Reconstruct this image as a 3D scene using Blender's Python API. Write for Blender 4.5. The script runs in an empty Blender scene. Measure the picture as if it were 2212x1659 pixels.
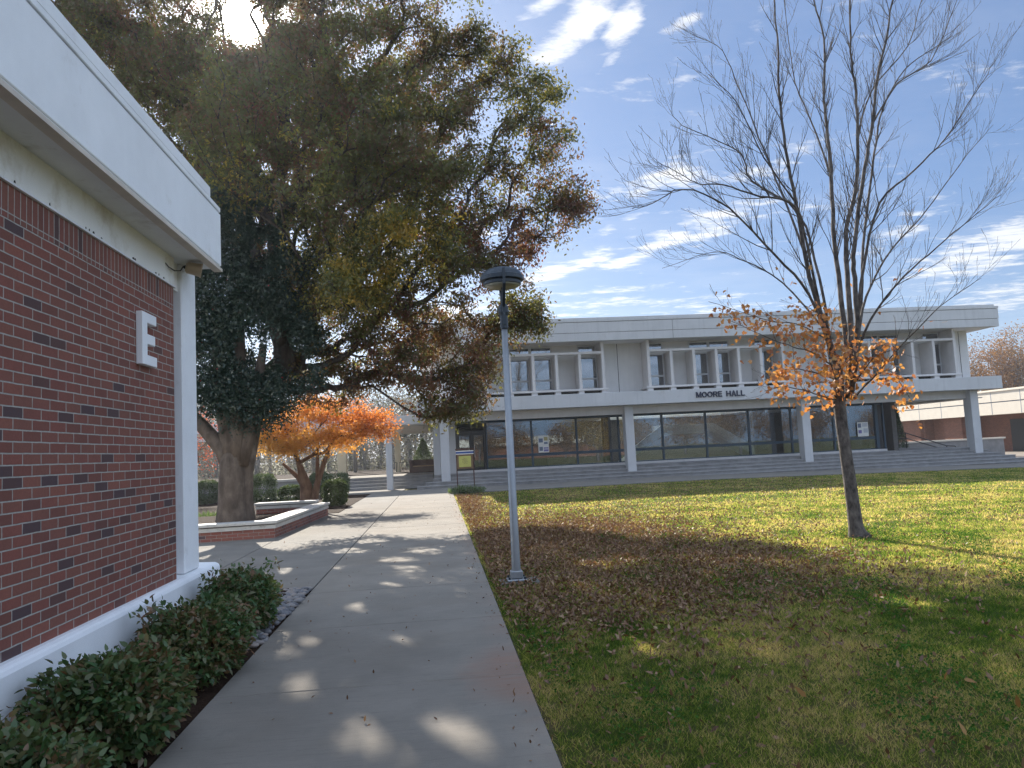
import bpy, bmesh, math, random
import numpy as np
from mathutils import Matrix, Vector

rng = np.random.default_rng(7)
random.seed(7)
SC = bpy.context.scene
COL = SC.collection
R_ = math.radians

# ------------------------------------------------------------------ camera
PW, PH, FPX = 2212.0, 1659.0, 1661.0
EYE = np.array([0.0, 0.0, 1.6])
def _n(v):
    v = np.array(v, float); return v / np.linalg.norm(v)
_p1 = np.array([-1106.0, 973 + 0.05 * 1106 - 829.5, FPX]); _p2 = np.array([1106.0, 973 - 0.05 * 1106 - 829.5, FPX])
_up = _n(np.cross(_p2, _p1))
if _up[1] > 0: _up = -_up
_fy = np.array([945 - 1106.0, 980 - 829.5, FPX]); _fy = _n(_fy - _up * _fy.dot(_up))
ROT = np.array([np.cross(_fy, _up), _fy, _up])
def at(x, y, Y):
    """the point at distance Y along the walk that is seen in direction (x, y)"""
    d = ROT @ np.array([x - 1106.0, y - 829.5, FPX]); return EYE + d * (Y / d[1])
cam = bpy.data.cameras.new('camera'); cam_o = bpy.data.objects.new('camera', cam); COL.objects.link(cam_o)
cam.sensor_width = 36; cam.lens = 36 * FPX / PW; cam.clip_start = 0.05; cam.clip_end = 3000
m = Matrix.Identity(4)
for i in range(3):
    m[i][0] = ROT[i, 0]; m[i][1] = -ROT[i, 1]; m[i][2] = -ROT[i, 2]; m[i][3] = EYE[i]
cam_o.matrix_world = m
SC.camera = cam_o

# ------------------------------------------------------------------ render settings, exposure
SC.view_settings.view_transform = 'Standard'; SC.view_settings.look = 'None'
SC.view_settings.gamma = 1; SC.view_settings.exposure = 1.32
SC.render.engine = 'CYCLES'
cy = SC.cycles
cy.max_bounces = 7; cy.diffuse_bounces = 4; cy.glossy_bounces = 4; cy.transmission_bounces = 5; cy.transparent_max_bounces = 8
cy.use_denoising = True; cy.denoiser = 'OPENIMAGEDENOISE'; cy.denoising_input_passes = 'RGB_ALBEDO_NORMAL'; cy.denoising_prefilter = 'NONE'
cy.caustics_reflective = False; cy.caustics_refractive = False

# ------------------------------------------------------------------ sun and sky
SUN_EL, SUN_AZ = R_(29.62), R_(-13.08)
SUN = np.array([math.sin(SUN_AZ) * math.cos(SUN_EL), math.cos(SUN_AZ) * math.cos(SUN_EL), math.sin(SUN_EL)])
sl = bpy.data.lights.new('sun', 'SUN'); sl.energy = 5.0; sl.angle = R_(0.53); sl.color = (1.0, 0.93, 0.82)
so = bpy.data.objects.new('sun', sl); COL.objects.link(so); so.location = (-20, 60, 50)
so.rotation_euler = Vector(-SUN).to_track_quat('-Z', 'Y').to_euler()

class NT:
    """small helper around a node tree"""
    def __init__(s, tree): s.t = tree; s.n = tree.nodes; s.l = tree.links
    def add(s, typ, ins=None, **props):
        nd = s.n.new(typ)
        for k, v in props.items(): setattr(nd, k, v)
        for k, v in (ins or {}).items():
            sock = nd.inputs[k]
            if isinstance(v, bpy.types.NodeSocket): s.l.new(v, sock)
            else: sock.default_value = v
        return nd
    def math(s, op, a, b=None, c=None, clamp=False):
        nd = s.n.new('ShaderNodeMath'); nd.operation = op; nd.use_clamp = clamp
        for i, v in enumerate((a, b, c)):
            if v is None: continue
            if isinstance(v, bpy.types.NodeSocket): s.l.new(v, nd.inputs[i])
            else: nd.inputs[i].default_value = v
        return nd.outputs[0]
    def vmath(s, op, a, b=None, out=0):
        nd = s.n.new('ShaderNodeVectorMath'); nd.operation = op
        for i, v in enumerate((a, b)):
            if v is None: continue
            if isinstance(v, bpy.types.NodeSocket): s.l.new(v, nd.inputs[i])
            else: nd.inputs[i].default_value = v
        return nd.outputs[out]
    def noise(s, vec, scale, detail=3.0, rough=0.55, dist=0.0):
        return s.add('ShaderNodeTexNoise', {'Vector': vec, 'Scale': scale, 'Detail': detail, 'Roughness': rough, 'Distortion': dist}).outputs['Fac']
    def ramp(s, fac, stops, interp='LINEAR'):
        nd = s.n.new('ShaderNodeValToRGB'); cr = nd.color_ramp; cr.interpolation = interp
        while len(cr.elements) < len(stops): cr.elements.new(0.5)
        for e, (p, c) in zip(cr.elements, stops):
            e.position = p; e.color = (c[0], c[1], c[2], 1) if not isinstance(c, (int, float)) else (c, c, c, 1)
        s.l.new(fac, nd.inputs[0]); return nd.outputs[0]
    def mix(s, fac, a, b, blend='MIX'):
        nd = s.n.new('ShaderNodeMix'); nd.data_type = 'RGBA'; nd.blend_type = blend
        for k, v in ((0, fac), (6, a), (7, b)):
            if isinstance(v, bpy.types.NodeSocket): s.l.new(v, nd.inputs[k])
            else: nd.inputs[k].default_value = v if k == 0 else (v[0], v[1], v[2], 1)
        return nd.outputs[2]
    def maprange(s, v, a, b, c=0.0, d=1.0, smooth=False):
        nd = s.n.new('ShaderNodeMapRange'); nd.clamp = True
        if smooth: nd.interpolation_type = 'SMOOTHSTEP'
        s.l.new(v, nd.inputs[0])
        for i, q in enumerate((a, b, c, d)): nd.inputs[i + 1].default_value = q
        return nd.outputs[0]

world = bpy.data.worlds.new('World'); SC.world = world; world.use_nodes = True
W = NT(world.node_tree); W.n.clear()
sky = W.add('ShaderNodeTexSky', sky_type='NISHITA', sun_disc=False, sun_elevation=SUN_EL, sun_rotation=SUN_AZ,
            altitude=100, air_density=1.0, dust_density=0.7, ozone_density=2.0)
tc = W.add('ShaderNodeTexCoord').outputs['Generated']
sep = W.add('ShaderNodeSeparateXYZ', {0: tc})
dx, dy, dz = sep.outputs
zc = W.math('MAXIMUM', dz, 0.03)
cu = W.math('DIVIDE', dx, zc); cv = W.math('DIVIDE', dy, zc)
plane = W.add('ShaderNodeCombineXYZ', {0: cu, 1: cv, 2: 0.0}).outputs[0]
az = W.math('ARCTAN2', dx, dy); el = W.math('ARCSINE', dz)
# cloud banks: (azimuth, elevation, half width, half height, tilt, strength), degrees
BANKS = []
def bank(x, y, w, h, tilt, k):
    d = ROT @ _n([x - 1106.0, y - 829.5, FPX]); px = 1661 / 57.3
    BANKS.append((math.degrees(math.atan2(d[0], d[1])), math.degrees(math.asin(d[2])), w / px, h / px, tilt, k))
bank(1240, 62, 150, 50, 28, 1.0); bank(1345, 62, 95, 42, 48, .95); bank(1320, 128, 50, 18, 30, .9); bank(1480, 48, 75, 20, 15, .8)
bank(1190, 125, 70, 42, 10, .9); bank(1640, 40, 60, 34, 50, .8); bank(1170, 15, 70, 25, 15, .8); bank(1830, 5, 120, 20, 5, .6)
bank(1390, 400, 200, 34, 9, .85); bank(1640, 375, 200, 36, 14, .5); bank(1570, 470, 190, 40, 10, .85); bank(1440, 520, 130, 24, 14, .85)
bank(1230, 575, 190, 24, 14, .95); bank(1370, 555, 110, 18, 12, .8); bank(1280, 655, 280, 44, 4, .6); bank(1480, 660, 260, 32, -4, .5)
bank(2130, 545, 190, 60, 14, 1.0); bank(2180, 640, 160, 34, 6, .7); bank(2075, 165, 115, 55, -25, .55); bank(2205, 160, 40, 55, 10, .6)
bank(1950, 500, 110, 26, 18, .7); bank(1320, 490, 120, 14, 18, .5); bank(2030, 440, 140, 26, 20, .45); bank(900, 500, 260, 80, 10, .7); bank(1000, 700, 300, 90, 6, .7)
mask = None
for a, e, w_, h_, t, k in BANKS:
    ct, st = math.cos(R_(t)), math.sin(R_(t))
    da = W.math('SUBTRACT', az, R_(a)); de = W.math('SUBTRACT', el, R_(e))
    uu = W.math('ADD', W.math('MULTIPLY', da, ct / R_(w_)), W.math('MULTIPLY', de, st / R_(w_)))
    vv = W.math('ADD', W.math('MULTIPLY', da, -st / R_(h_)), W.math('MULTIPLY', de, ct / R_(h_)))
    rr = W.math('SQRT', W.math('ADD', W.math('MULTIPLY', uu, uu), W.math('MULTIPLY', vv, vv)))
    mk = W.maprange(rr, 0.15, 1.25, k, 0.0, True)
    mask = mk if mask is None else W.math('MAXIMUM', mask, mk)
warp = W.add('ShaderNodeTexNoise', {'Vector': plane, 'Scale': 2.2, 'Detail': 3.0}).outputs['Color']
pl2 = W.vmath('ADD', plane, W.vmath('SCALE', warp)); pl2.node.inputs[1].links[0].from_node.inputs['Scale'].default_value = 0.12
mp = W.add('ShaderNodeMapping', {'Vector': pl2, 'Rotation': (0, 0, R_(20)), 'Scale': (1.0, 1.6, 1.0)}).outputs[0]
n1 = W.noise(mp, 2.9, 9, 0.62); n2 = W.noise(mp, 11.0, 6, 0.62)
nn = W.math('ADD', W.math('MULTIPLY', n1, 0.68), W.math('MULTIPLY', n2, 0.32))
dens = W.math('ADD', W.math('MULTIPLY', mask, 0.52), W.math('MULTIPLY', W.math('SUBTRACT', nn, 0.5), 2.3))
cl = W.maprange(dens, 0.14, 0.62, 0, 1, True)
cl = W.math('MULTIPLY', cl, W.maprange(dz, 0.0, 0.08, 0, 1))
veil = W.math('MULTIPLY', W.maprange(W.noise(mp, 0.9, 5, 0.6), 0.45, 0.80, 0, 0.16), W.maprange(dz, 0.03, 0.12, 0, 1))
cl = W.math('MAXIMUM', cl, veil)
skyc = W.mix(1.0, sky.outputs[0], (0.36, 0.42, 0.50), 'MULTIPLY')
skyc = W.mix(0.45, skyc, (0.72, 1.20, 2.25))
sd = W.vmath('DOT_PRODUCT', tc, tuple(SUN), 1)
ang = W.math('ARCCOSINE', W.math('MINIMUM', sd, 0.999999))
cloudc = W.mix(W.maprange(ang, 0.1, 1.2, 0, 1), (4.6, 4.6, 4.6), (3.3, 3.5, 3.8))
lowhaze = W.math('MULTIPLY', W.maprange(dz, 0.0, 0.22, 0.5, 0.0, True), 1.0)
skyc = W.mix(lowhaze, skyc, (2.3, 2.9, 3.7))
# bright cloud added to the unseen sky, overhead and behind, for fill light
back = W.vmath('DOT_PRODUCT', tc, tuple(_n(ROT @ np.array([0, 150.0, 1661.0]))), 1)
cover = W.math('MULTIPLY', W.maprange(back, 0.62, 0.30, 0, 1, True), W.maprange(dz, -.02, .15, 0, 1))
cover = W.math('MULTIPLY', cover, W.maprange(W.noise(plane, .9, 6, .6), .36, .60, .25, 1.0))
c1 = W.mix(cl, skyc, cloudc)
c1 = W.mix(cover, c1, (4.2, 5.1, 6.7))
# the bright air round the sun and the sun's own disc seen through the leaves
g1 = W.math('MULTIPLY', W.math('POWER', 2.71828, W.math('MULTIPLY', ang, -1 / R_(1.1))), 160.0)
g2 = W.math('MULTIPLY', W.math('POWER', 2.71828, W.math('MULTIPLY', ang, -1 / R_(6.0))), 3.2)
glow = W.math('ADD', g1, g2)
gc = W.mix(1.0, (1.0, 0.96, 0.88), W.add('ShaderNodeCombineXYZ', {0: glow, 1: glow, 2: glow}).outputs[0], 'MULTIPLY')
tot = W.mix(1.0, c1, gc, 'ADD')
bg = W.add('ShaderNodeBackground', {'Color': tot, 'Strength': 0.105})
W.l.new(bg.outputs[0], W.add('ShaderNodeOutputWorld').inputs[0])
world.cycles.sampling_method = 'MANUAL'; world.cycles.sample_map_resolution = 2048

# ------------------------------------------------------------------ materials
MATS = {}
def newmat(name):
    mt = bpy.data.materials.new(name); mt.use_nodes = True
    t = NT(mt.node_tree); t.n.clear(); MATS[name] = mt
    out = t.add('ShaderNodeOutputMaterial'); return mt, t, out
def geo_pos(t): return t.add('ShaderNodeNewGeometry').outputs['Position']
def plain(name, col, rough=0.6, var=0.12, scale=6.0, bump=0.0, bscale=60.0, metal=0.0, spec=0.4, streak=0.0, dirt=None):
    mt, t, out = newmat(name); pos = geo_pos(t)
    n = t.noise(pos, scale, 5, 0.6)
    a = tuple(c * (1 - var) for c in col); b = tuple(min(1, c * (1 + var)) for c in col)
    c = t.mix(t.maprange(n, .3, .7), a, b)
    if streak:
        mpn = t.add('ShaderNodeMapping', {'Vector': pos, 'Scale': (3.0, 3.0, 0.25)}).outputs[0]
        s = t.maprange(t.noise(mpn, 2.2, 6, .65), .52, .8)
        c = t.mix(t.math('MULTIPLY', s, streak), c, tuple(x * .45 for x in col))
    if dirt:
        s = t.maprange(t.noise(pos, dirt[1], 6, .7), dirt[2], dirt[2] + .12)
        c = t.mix(t.math('MULTIPLY', s, dirt[3]), c, dirt[0])
    ins = {'Base Color': c, 'Roughness': rough, 'Metallic': metal, 'Specular IOR Level': spec}
    if bump:
        bn = t.add('ShaderNodeBump', {'Height': t.noise(pos, bscale, 4, .6), 'Strength': bump, 'Distance': 0.01})
        ins['Normal'] = bn.outputs[0]
    p = t.add('ShaderNodeBsdfPrincipled', ins); t.l.new(p.outputs[0], out.inputs[0]); return mt

def brick_mat(name, axis, bw=0.2127, rh=0.0677, offset=0.5, mortar=0.0050, reds=None, mort=(.43, .41, .37), zoff=0.0):
    mt, t, out = newmat(name); pos = geo_pos(t)
    s = t.add('ShaderNodeSeparateXYZ', {0: pos}); X, Y, Z = s.outputs
    u, v = {'yz': (Y, Z), 'xz': (X, Z), 'zy': (Z, Y)}[axis]
    if zoff: v = t.math('SUBTRACT', v, zoff)
    wob = t.math('MULTIPLY', t.math('SUBTRACT', t.noise(pos, 9, 3), .5), .006)
    vec = t.add('ShaderNodeCombineXYZ', {0: t.math('ADD', u, wob), 1: t.math('ADD', v, wob), 2: 0.0}).outputs[0]
    b = t.add('ShaderNodeTexBrick', {'Vector': vec, 'Color1': (0, 0, 0, 1), 'Color2': (1, 1, 1, 1), 'Mortar': (0.5, 0.5, 0.5, 1), 'Scale': 1.0,
              'Mortar Size': mortar, 'Mortar Smooth': 0.25, 'Bias': 0.0, 'Brick Width': bw, 'Row Height': rh}, offset=offset, squash=1.0)
    g = t.add('ShaderNodeSeparateColor', {0: b.outputs['Color']}).outputs[0]
    reds = reds or [(0, (.085, .062, .068)), (.05, (.10, .062, .060)), (.09, (.19, .078, .060)), (.4, (.255, .092, .070)), (.7, (.225, .095, .070)), (1, (.28, .105, .075))]
    c = t.ramp(g, reds)
    c = t.mix(t.maprange(t.noise(pos, 55, 4, .7), .35, .75, 0, .40), c, (.13, .050, .040))
    c = t.mix(t.maprange(t.noise(pos, 1.1, 5, .65), .48, .72, 0, .35), c, (.085, .05, .042))
    mc = t.mix(t.maprange(t.noise(pos, 30, 3), .3, .7), mort, tuple(x * .72 for x in mort))
    c = t.mix(b.outputs['Fac'], c, mc)
    h = t.math('ADD', t.math('MULTIPLY', b.outputs['Fac'], -1.0), t.math('MULTIPLY', t.noise(pos, 120, 3), .25))
    bn = t.add('ShaderNodeBump', {'Height': h, 'Strength': .8, 'Distance': .006})
    p = t.add('ShaderNodeBsdfPrincipled', {'Base Color': c, 'Roughness': .85, 'Normal': bn.outputs[0], 'Specular IOR Level': .25})
    t.l.new(p.outputs[0], out.inputs[0]); return mt

def leaf_mat(name, stops, nscale=1.2, trans=0.4, gloss=0.06, rnd=0.5, tone=False, rough=0.45):
    mt, t, out = newmat(name)
    g = t.add('ShaderNodeNewGeometry'); n = t.maprange(t.noise(g.outputs['Position'], nscale, 3, .6), .28, .72)
    if tone:
        n = t.math('ADD', t.math('MULTIPLY', n, .30), t.math('MULTIPLY', t.add('ShaderNodeAttribute', attribute_name='tone').outputs['Fac'], .70))
    f = t.math('ADD', t.math('MULTIPLY', n, 1 - rnd), t.math('MULTIPLY', g.outputs['Random Per Island'], rnd), clamp=True)
    c = t.ramp(f, stops)
    d = t.add('ShaderNodeBsdfDiffuse', {'Color': c}); tr = t.add('ShaderNodeBsdfTranslucent', {'Color': t.mix(1.0, c, (1.35, 1.25, .8), 'MULTIPLY')})
    mx = t.add('ShaderNodeMixShader', {0: trans, 1: d.outputs[0], 2: tr.outputs[0]})
    if gloss:
        gl = t.add('ShaderNodeBsdfGlossy', {'Color': (1, 1, 1, 1), 'Roughness': rough})
        mx = t.add('ShaderNodeMixShader', {0: gloss, 1: mx.outputs[0], 2: gl.outputs[0]})
    t.l.new(mx.outputs[0], out.inputs[0]); return mt

def bark_mat(name, a, b, scale=10.0, bump=.6, vert=.25):
    mt, t, out = newmat(name); pos = geo_pos(t)
    mpn = t.add('ShaderNodeMapping', {'Vector': pos, 'Scale': (1, 1, vert)}).outputs[0]
    n = t.noise(mpn, scale, 6, .65)
    c = t.mix(t.maprange(n, .35, .68), a, b)
    c = t.mix(t.maprange(t.noise(pos, 3.0, 4), .55, .75, 0, .5), c, tuple(min(1, x * 1.6) for x in b))
    bn = t.add('ShaderNodeBump', {'Height': n, 'Strength': bump, 'Distance': .03})
    p = t.add('ShaderNodeBsdfPrincipled', {'Base Color': c, 'Roughness': .9, 'Normal': bn.outputs[0], 'Specular IOR Level': .2})
    t.l.new(p.outputs[0], out.inputs[0]); return mt

def glass_mat(name, refl=.2, tint=(.42, .47, .48), rough=.012, coat=(.9, .95, 1)):
    mt, t, out = newmat(name); pos = geo_pos(t)
    bn = t.add('ShaderNodeBump', {'Height': t.noise(pos, 0.9, 2), 'Strength': .035, 'Distance': .02})
    gl = t.add('ShaderNodeBsdfGlossy', {'Color': (*coat, 1), 'Roughness': rough, 'Normal': bn.outputs[0]})
    tr = t.add('ShaderNodeBsdfTransparent', {'Color': (*tint, 1)})
    fr = t.add('ShaderNodeFresnel', {'IOR': 1.5}).outputs[0]
    mx = t.add('ShaderNodeMixShader', {0: t.math('ADD', refl, t.math('MULTIPLY', fr, .6), clamp=True), 1: tr.outputs[0], 2: gl.outputs[0]})
    t.l.new(mx.outputs[0], out.inputs[0]); return mt

# ------------------------------------------------------------------ mesh helpers
class MB:
    """collects polygons and links them as one mesh object"""
    def __init__(s): s.v = []; s.f = []; s.mi = []
    def poly(s, pts, mi=0):
        b = len(s.v); s.v.extend([tuple(p) for p in pts]); s.f.append(tuple(range(b, b + len(pts)))); s.mi.append(mi)
    def box(s, x0, x1, y0, y1, z0, z1, mi=0):
        b = len(s.v)
        s.v += [(x0, y0, z0), (x1, y0, z0), (x1, y1, z0), (x0, y1, z0), (x0, y0, z1), (x1, y0, z1), (x1, y1, z1), (x0, y1, z1)]
        for q in ((0, 3, 2, 1), (4, 5, 6, 7), (0, 1, 5, 4), (1, 2, 6, 5), (2, 3, 7, 6), (3, 0, 4, 7)):
            s.f.append(tuple(b + i for i in q)); s.mi.append(mi)
    def prism(s, poly, axis, a, b, mi=0):
        """polygon in the two other axes, extruded along axis from a to b"""
        def P(u, v, w): return {'x': (w, u, v), 'y': (u, w, v), 'z': (u, v, w)}[axis]
        n = len(poly); o = len(s.v)
        s.v += [P(u, v, a) for u, v in poly] + [P(u, v, b) for u, v in poly]
        s.f.append(tuple(o + i for i in range(n))[::-1]); s.f.append(tuple(o + n + i for i in range(n)))
        for i in range(n):
            j = (i + 1) % n; s.f.append((o + i, o + j, o + n + j, o + n + i))
        s.mi += [mi] * (n + 2)
    def tube(s, pts, rad, n=6, cap=True, mi=0):
        pts = np.array(pts, float); k = len(pts); rad = np.broadcast_to(np.array(rad, float), (k,))
        tan = np.zeros_like(pts); tan[1:-1] = pts[2:] - pts[:-2]; tan[0] = pts[1] - pts[0]; tan[-1] = pts[-1] - pts[-2]
        tan /= np.linalg.norm(tan, axis=1, keepdims=True) + 1e-9
        ref = np.array([1., 0, 0]) if abs(tan[0][0]) < .8 else np.array([0, 1., 0])
        o = len(s.v); an = np.linspace(0, 2 * np.pi, n, endpoint=False)
        for i in range(k):
            u = ref - tan[i] * ref.dot(tan[i]); u /= np.linalg.norm(u) + 1e-9; w = np.cross(tan[i], u); ref = u
            ring = pts[i] + rad[i] * (np.cos(an)[:, None] * u + np.sin(an)[:, None] * w)
            s.v += [tuple(q) for q in ring]
        for i in range(k - 1):
            for j in range(n):
                a = o + i * n + j; b = o + i * n + (j + 1) % n
                s.f.append((a, b, b + n, a + n)); s.mi.append(mi)
        if cap:
            s.f.append(tuple(o + j for j in range(n))[::-1]); s.f.append(tuple(o + (k - 1) * n + j for j in range(n))); s.mi += [mi, mi]
    def lathe(s, prof, cx, cy, n=28, mi=0):
        o = len(s.v); k = len(prof)
        for r, z in prof:
            for j in range(n):
                a = 2 * math.pi * j / n; s.v.append((cx + r * math.cos(a), cy + r * math.sin(a), z))
        for i in range(k - 1):
            for j in range(n):
                a = o + i * n + j; b = o + i * n + (j + 1) % n
                s.f.append((a, b, b + n, a + n)); s.mi.append(mi)
        s.f.append(tuple(o + j for j in range(n))[::-1]); s.f.append(tuple(o + (k - 1) * n + j for j in range(n))); s.mi += [mi, mi]
    def build(s, name, mats, parent=None, smooth=False, bevel=0.0):
        me = bpy.data.meshes.new(name)
        me.from_pydata(s.v, [], s.f)
        for q in (mats if isinstance(mats, (list, tuple)) else [mats]): me.materials.append(q)
        me.polygons.foreach_set('material_index', s.mi)
        if smooth: me.polygons.foreach_set('use_smooth', [True] * len(s.f))
        me.update()
        o = bpy.data.objects.new(name, me); COL.objects.link(o)
        if parent is not None:
            o.parent = parent; off = parent_world(parent)
            if off.length > 0: me.transform(Matrix.Translation(-off))
        if bevel:
            bm = bmesh.new(); bm.from_mesh(me)
            bmesh.ops.remove_doubles(bm, verts=bm.verts, dist=1e-5)
            bmesh.ops.bevel(bm, geom=[e for e in bm.edges if len(e.link_faces) == 2 and e.calc_face_angle(0) > .5], offset=bevel, segments=1, affect='EDGES')
            bm.to_mesh(me); bm.free()
        return o
def parent_world(p):
    v = Vector((0, 0, 0))
    while p is not None: v += p.location; p = p.parent
    return v
def tag(o, label=None, cat=None, group=None, kind=None):
    if label: o['label'] = label
    if cat: o['category'] = cat
    if group: o['group'] = group
    if kind: o['kind'] = kind
    return o
def empty(name, loc, label, cat, group=None):
    o = bpy.data.objects.new(name, None); COL.objects.link(o); o.location = loc; o.empty_display_size = .2
    return tag(o, label, cat, group)
def arr_mesh(name, verts, faces_n, mat, parent=None, tone=None, smooth=False):
    """verts (N*k,3), each consecutive k = faces_n verts is one polygon"""
    me = bpy.data.meshes.new(name); nv = len(verts); nf = nv // faces_n
    if parent is not None: verts = verts - np.array(parent_world(parent))
    me.vertices.add(nv); me.vertices.foreach_set('co', np.ascontiguousarray(verts, dtype=np.float32).ravel())
    me.loops.add(nv); me.loops.foreach_set('vertex_index', np.arange(nv, dtype=np.int32))
    me.polygons.add(nf); me.polygons.foreach_set('loop_start', np.arange(nf, dtype=np.int32) * faces_n)
    if tone is not None:
        at_ = me.attributes.new('tone', 'FLOAT', 'FACE'); at_.data.foreach_set('value', np.ascontiguousarray(tone, dtype=np.float32))
    me.materials.append(mat); me.update(calc_edges=True)
    o = bpy.data.objects.new(name, me); COL.objects.link(o)
    if parent is not None: o.parent = parent
    return o
def unit(v): return v / (np.linalg.norm(v, axis=-1, keepdims=True) + 1e-9)
def frames(n, down=0.0, up_bias=0.0):
    """random leaf frames: axis a (along the leaf), side b, normal c"""
    a = rng.normal(size=(n, 3)); a[:, 2] -= down; a = unit(a)
    c = rng.normal(size=(n, 3)); c[:, 2] += up_bias; b = unit(np.cross(c, a)); c = np.cross(a, b); return a, b, c
LEAF = {'rhomb': [(0, 0, 0), (.45, .5, .05), (1, 0, 0), (.45, -.5, .05)],
        'point': [(0, 0, 0), (.25, .38, .06), (.6, .32, .05), (1, 0, -.04), (.6, -.32, .05), (.25, -.38, .06)],
        'maple': [(0, 0, 0), (.18, .34, .02), (.42, .5, .0), (.45, .22, .03), (.68, .3, .0), (1, 0, -.05), (.68, -.3, .0), (.45, -.22, .03), (.42, -.5, 0), (.18, -.34, .02)]}
def leaf_verts(pos, length, width, shape='rhomb', down=0.0, up_bias=0.0, fr=None):
    n = len(pos); a, b, c = fr if fr is not None else frames(n, down, up_bias)
    length = np.broadcast_to(length, (n,))[:, None]; width = np.broadcast_to(width, (n,))[:, None]
    sh = LEAF[shape]; out = np.empty((n, len(sh), 3))
    for i, (p, q, r) in enumerate(sh): out[:, i] = pos + a * (p * length) + b * (q * width) + c * (r * length)
    return out.reshape(-1, 3), len(sh)

# ------------------------------------------------------------------ materials in use
M = dict(
    white=plain('white_paint', (.84, .85, .86), .55, .05, 2.5, .05, 40, dirt=((.50, .46, .40), 3.0, .60, .30), streak=.06),
    soffit=plain('soffit_paint', (.76, .76, .75), .7, .06, 2, dirt=((.33, .28, .2), 1.6, .6, .5)),
    lintel=plain('lintel_paint', (.87, .86, .82), .6, .05, 2, dirt=((.45, .38, .25), 1.2, .56, .5)),
    drip=plain('drip_edge', (.60, .54, .46), .6, .1, 5),
    dark_gap=plain('dark_gap', (.03, .03, .03), .9),
    hall=plain('hall_paint', (.53, .53, .53), .7, .07, .8, .08, 50, streak=.30, dirt=((.36, .34, .31), 1.1, .60, .35)),
    hall_trim=plain('hall_trim', (.62, .595, .575), .6, .06, 2, .05, 50, streak=.22),
    hall_panel=plain('hall_panel', (.66, .65, .64), .75, .05, 1.2, .08, 50, streak=.15),
    step=plain('step_concrete', (.25, .245, .24), .85, .18, 2.5, .2, 60, streak=.3, spec=.12),
    frame_blue=plain('frame_blue', (.025, .055, .085), .45, .1),
    frame_grey=plain('frame_grey', (.52, .53, .55), .4, .05),
    lettering=plain('lettering', (.012, .018, .045), .5),
    black=plain('black_door', (.012, .014, .018), .35, .1),
    dark_metal=plain('dark_metal', (.018, .028, .038), .42, .15, 12, spec=.5),
    pole=plain('pole_metal', (.27, .285, .30), .45, .08, 8, metal=.5),
    lens=plain('lamp_lens', (.30, .29, .22), .25, .1, 20),
    cream=plain('cream_column', (.62, .52, .34), .7, .06, 2),
    fascia_r=plain('cream_fascia', (.66, .60, .50), .7, .05, 1.5, streak=.06),
    beige=plain('beige_plastic', (.44, .34, .22), .5, .1, 12),
    cable=plain('cable', (.03, .03, .03), .6),
    wood=plain('brown_wood', (.075, .032, .022), .6, .25, 10),
    wood2=plain('tan_wood', (.40, .25, .13), .6, .15, 10),
    iron=plain('black_iron', (.012, .012, .014), .45),
    paper=plain('paper', (.78, .77, .72), .7, .03),
    ink=plain('ink', (.16, .20, .28), .7), ink2=plain('ink_violet', (.20, .17, .38), .7), ink3=plain('ink_ochre', (.42, .36, .16), .7),
    blue=plain('blue_band', (.015, .07, .30), .5), yellow=plain('yellow_panel', (.50, .50, .13), .5, .06),
    figure=plain('figure_brown', (.16, .10, .05), .6),
    coping=plain('coping_paint', (.46, .44, .40), .75, .10, 5, .25, 40, dirt=((.20, .18, .15), 7, .56, .6)),
    mulch=plain('mulch', (.030, .018, .012), .95, .5, 40, 1.0, 60, spec=.05),
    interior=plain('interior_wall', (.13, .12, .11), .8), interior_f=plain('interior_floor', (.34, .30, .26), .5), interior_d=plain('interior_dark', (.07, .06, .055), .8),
    stair_white=plain('stair_white', (.90, .89, .86), .6), table=plain('table_wood', (.25, .13, .06), .5),
    pebble=None)
mt, t, out = newmat('pebbles')
g = t.add('ShaderNodeNewGeometry')
c = t.ramp(g.outputs['Random Per Island'], [(0, (.075, .075, .085)), (.4, (.14, .14, .15)), (.7, (.20, .19, .185)), (1, (.26, .21, .18))])
c = t.mix(t.maprange(t.noise(g.outputs['Position'], 60, 4), .4, .7, 0, .5), c, (.17, .165, .16))
t.l.new(t.add('ShaderNodeBsdfPrincipled', {'Base Color': c, 'Roughness': .7}).outputs[0], out.inputs[0]); M['pebble'] = mt

M['brick'] = brick_mat('brick_wall', 'yz', zoff=.574)
M['soldier'] = brick_mat('brick_soldier', 'zy', bw=.24, offset=0.0, zoff=0.01)
M['brick_x'] = brick_mat('brick_planter_front', 'xz', zoff=.004, mort=(.30, .27, .24))
M['brick_y'] = brick_mat('brick_planter_side', 'yz', zoff=.004, mort=(.32, .29, .26))
far_reds = [(0, (.16, .060, .036)), (.5, (.20, .075, .045)), (1, (.25, .10, .058))]
M['brick_far'] = brick_mat('brick_far', 'yz', reds=far_reds, mort=(.30, .20, .15), mortar=.008)
M['brick_far_x'] = brick_mat('brick_far_x', 'xz', reds=far_reds, mort=(.30, .20, .15), mortar=.008)
M['glass'] = glass_mat('shop_glass', .15, (.80, .84, .84), coat=(.50, .60, .72))
M['glass_up'] = glass_mat('upper_glass', .20, (.30, .34, .36))

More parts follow.
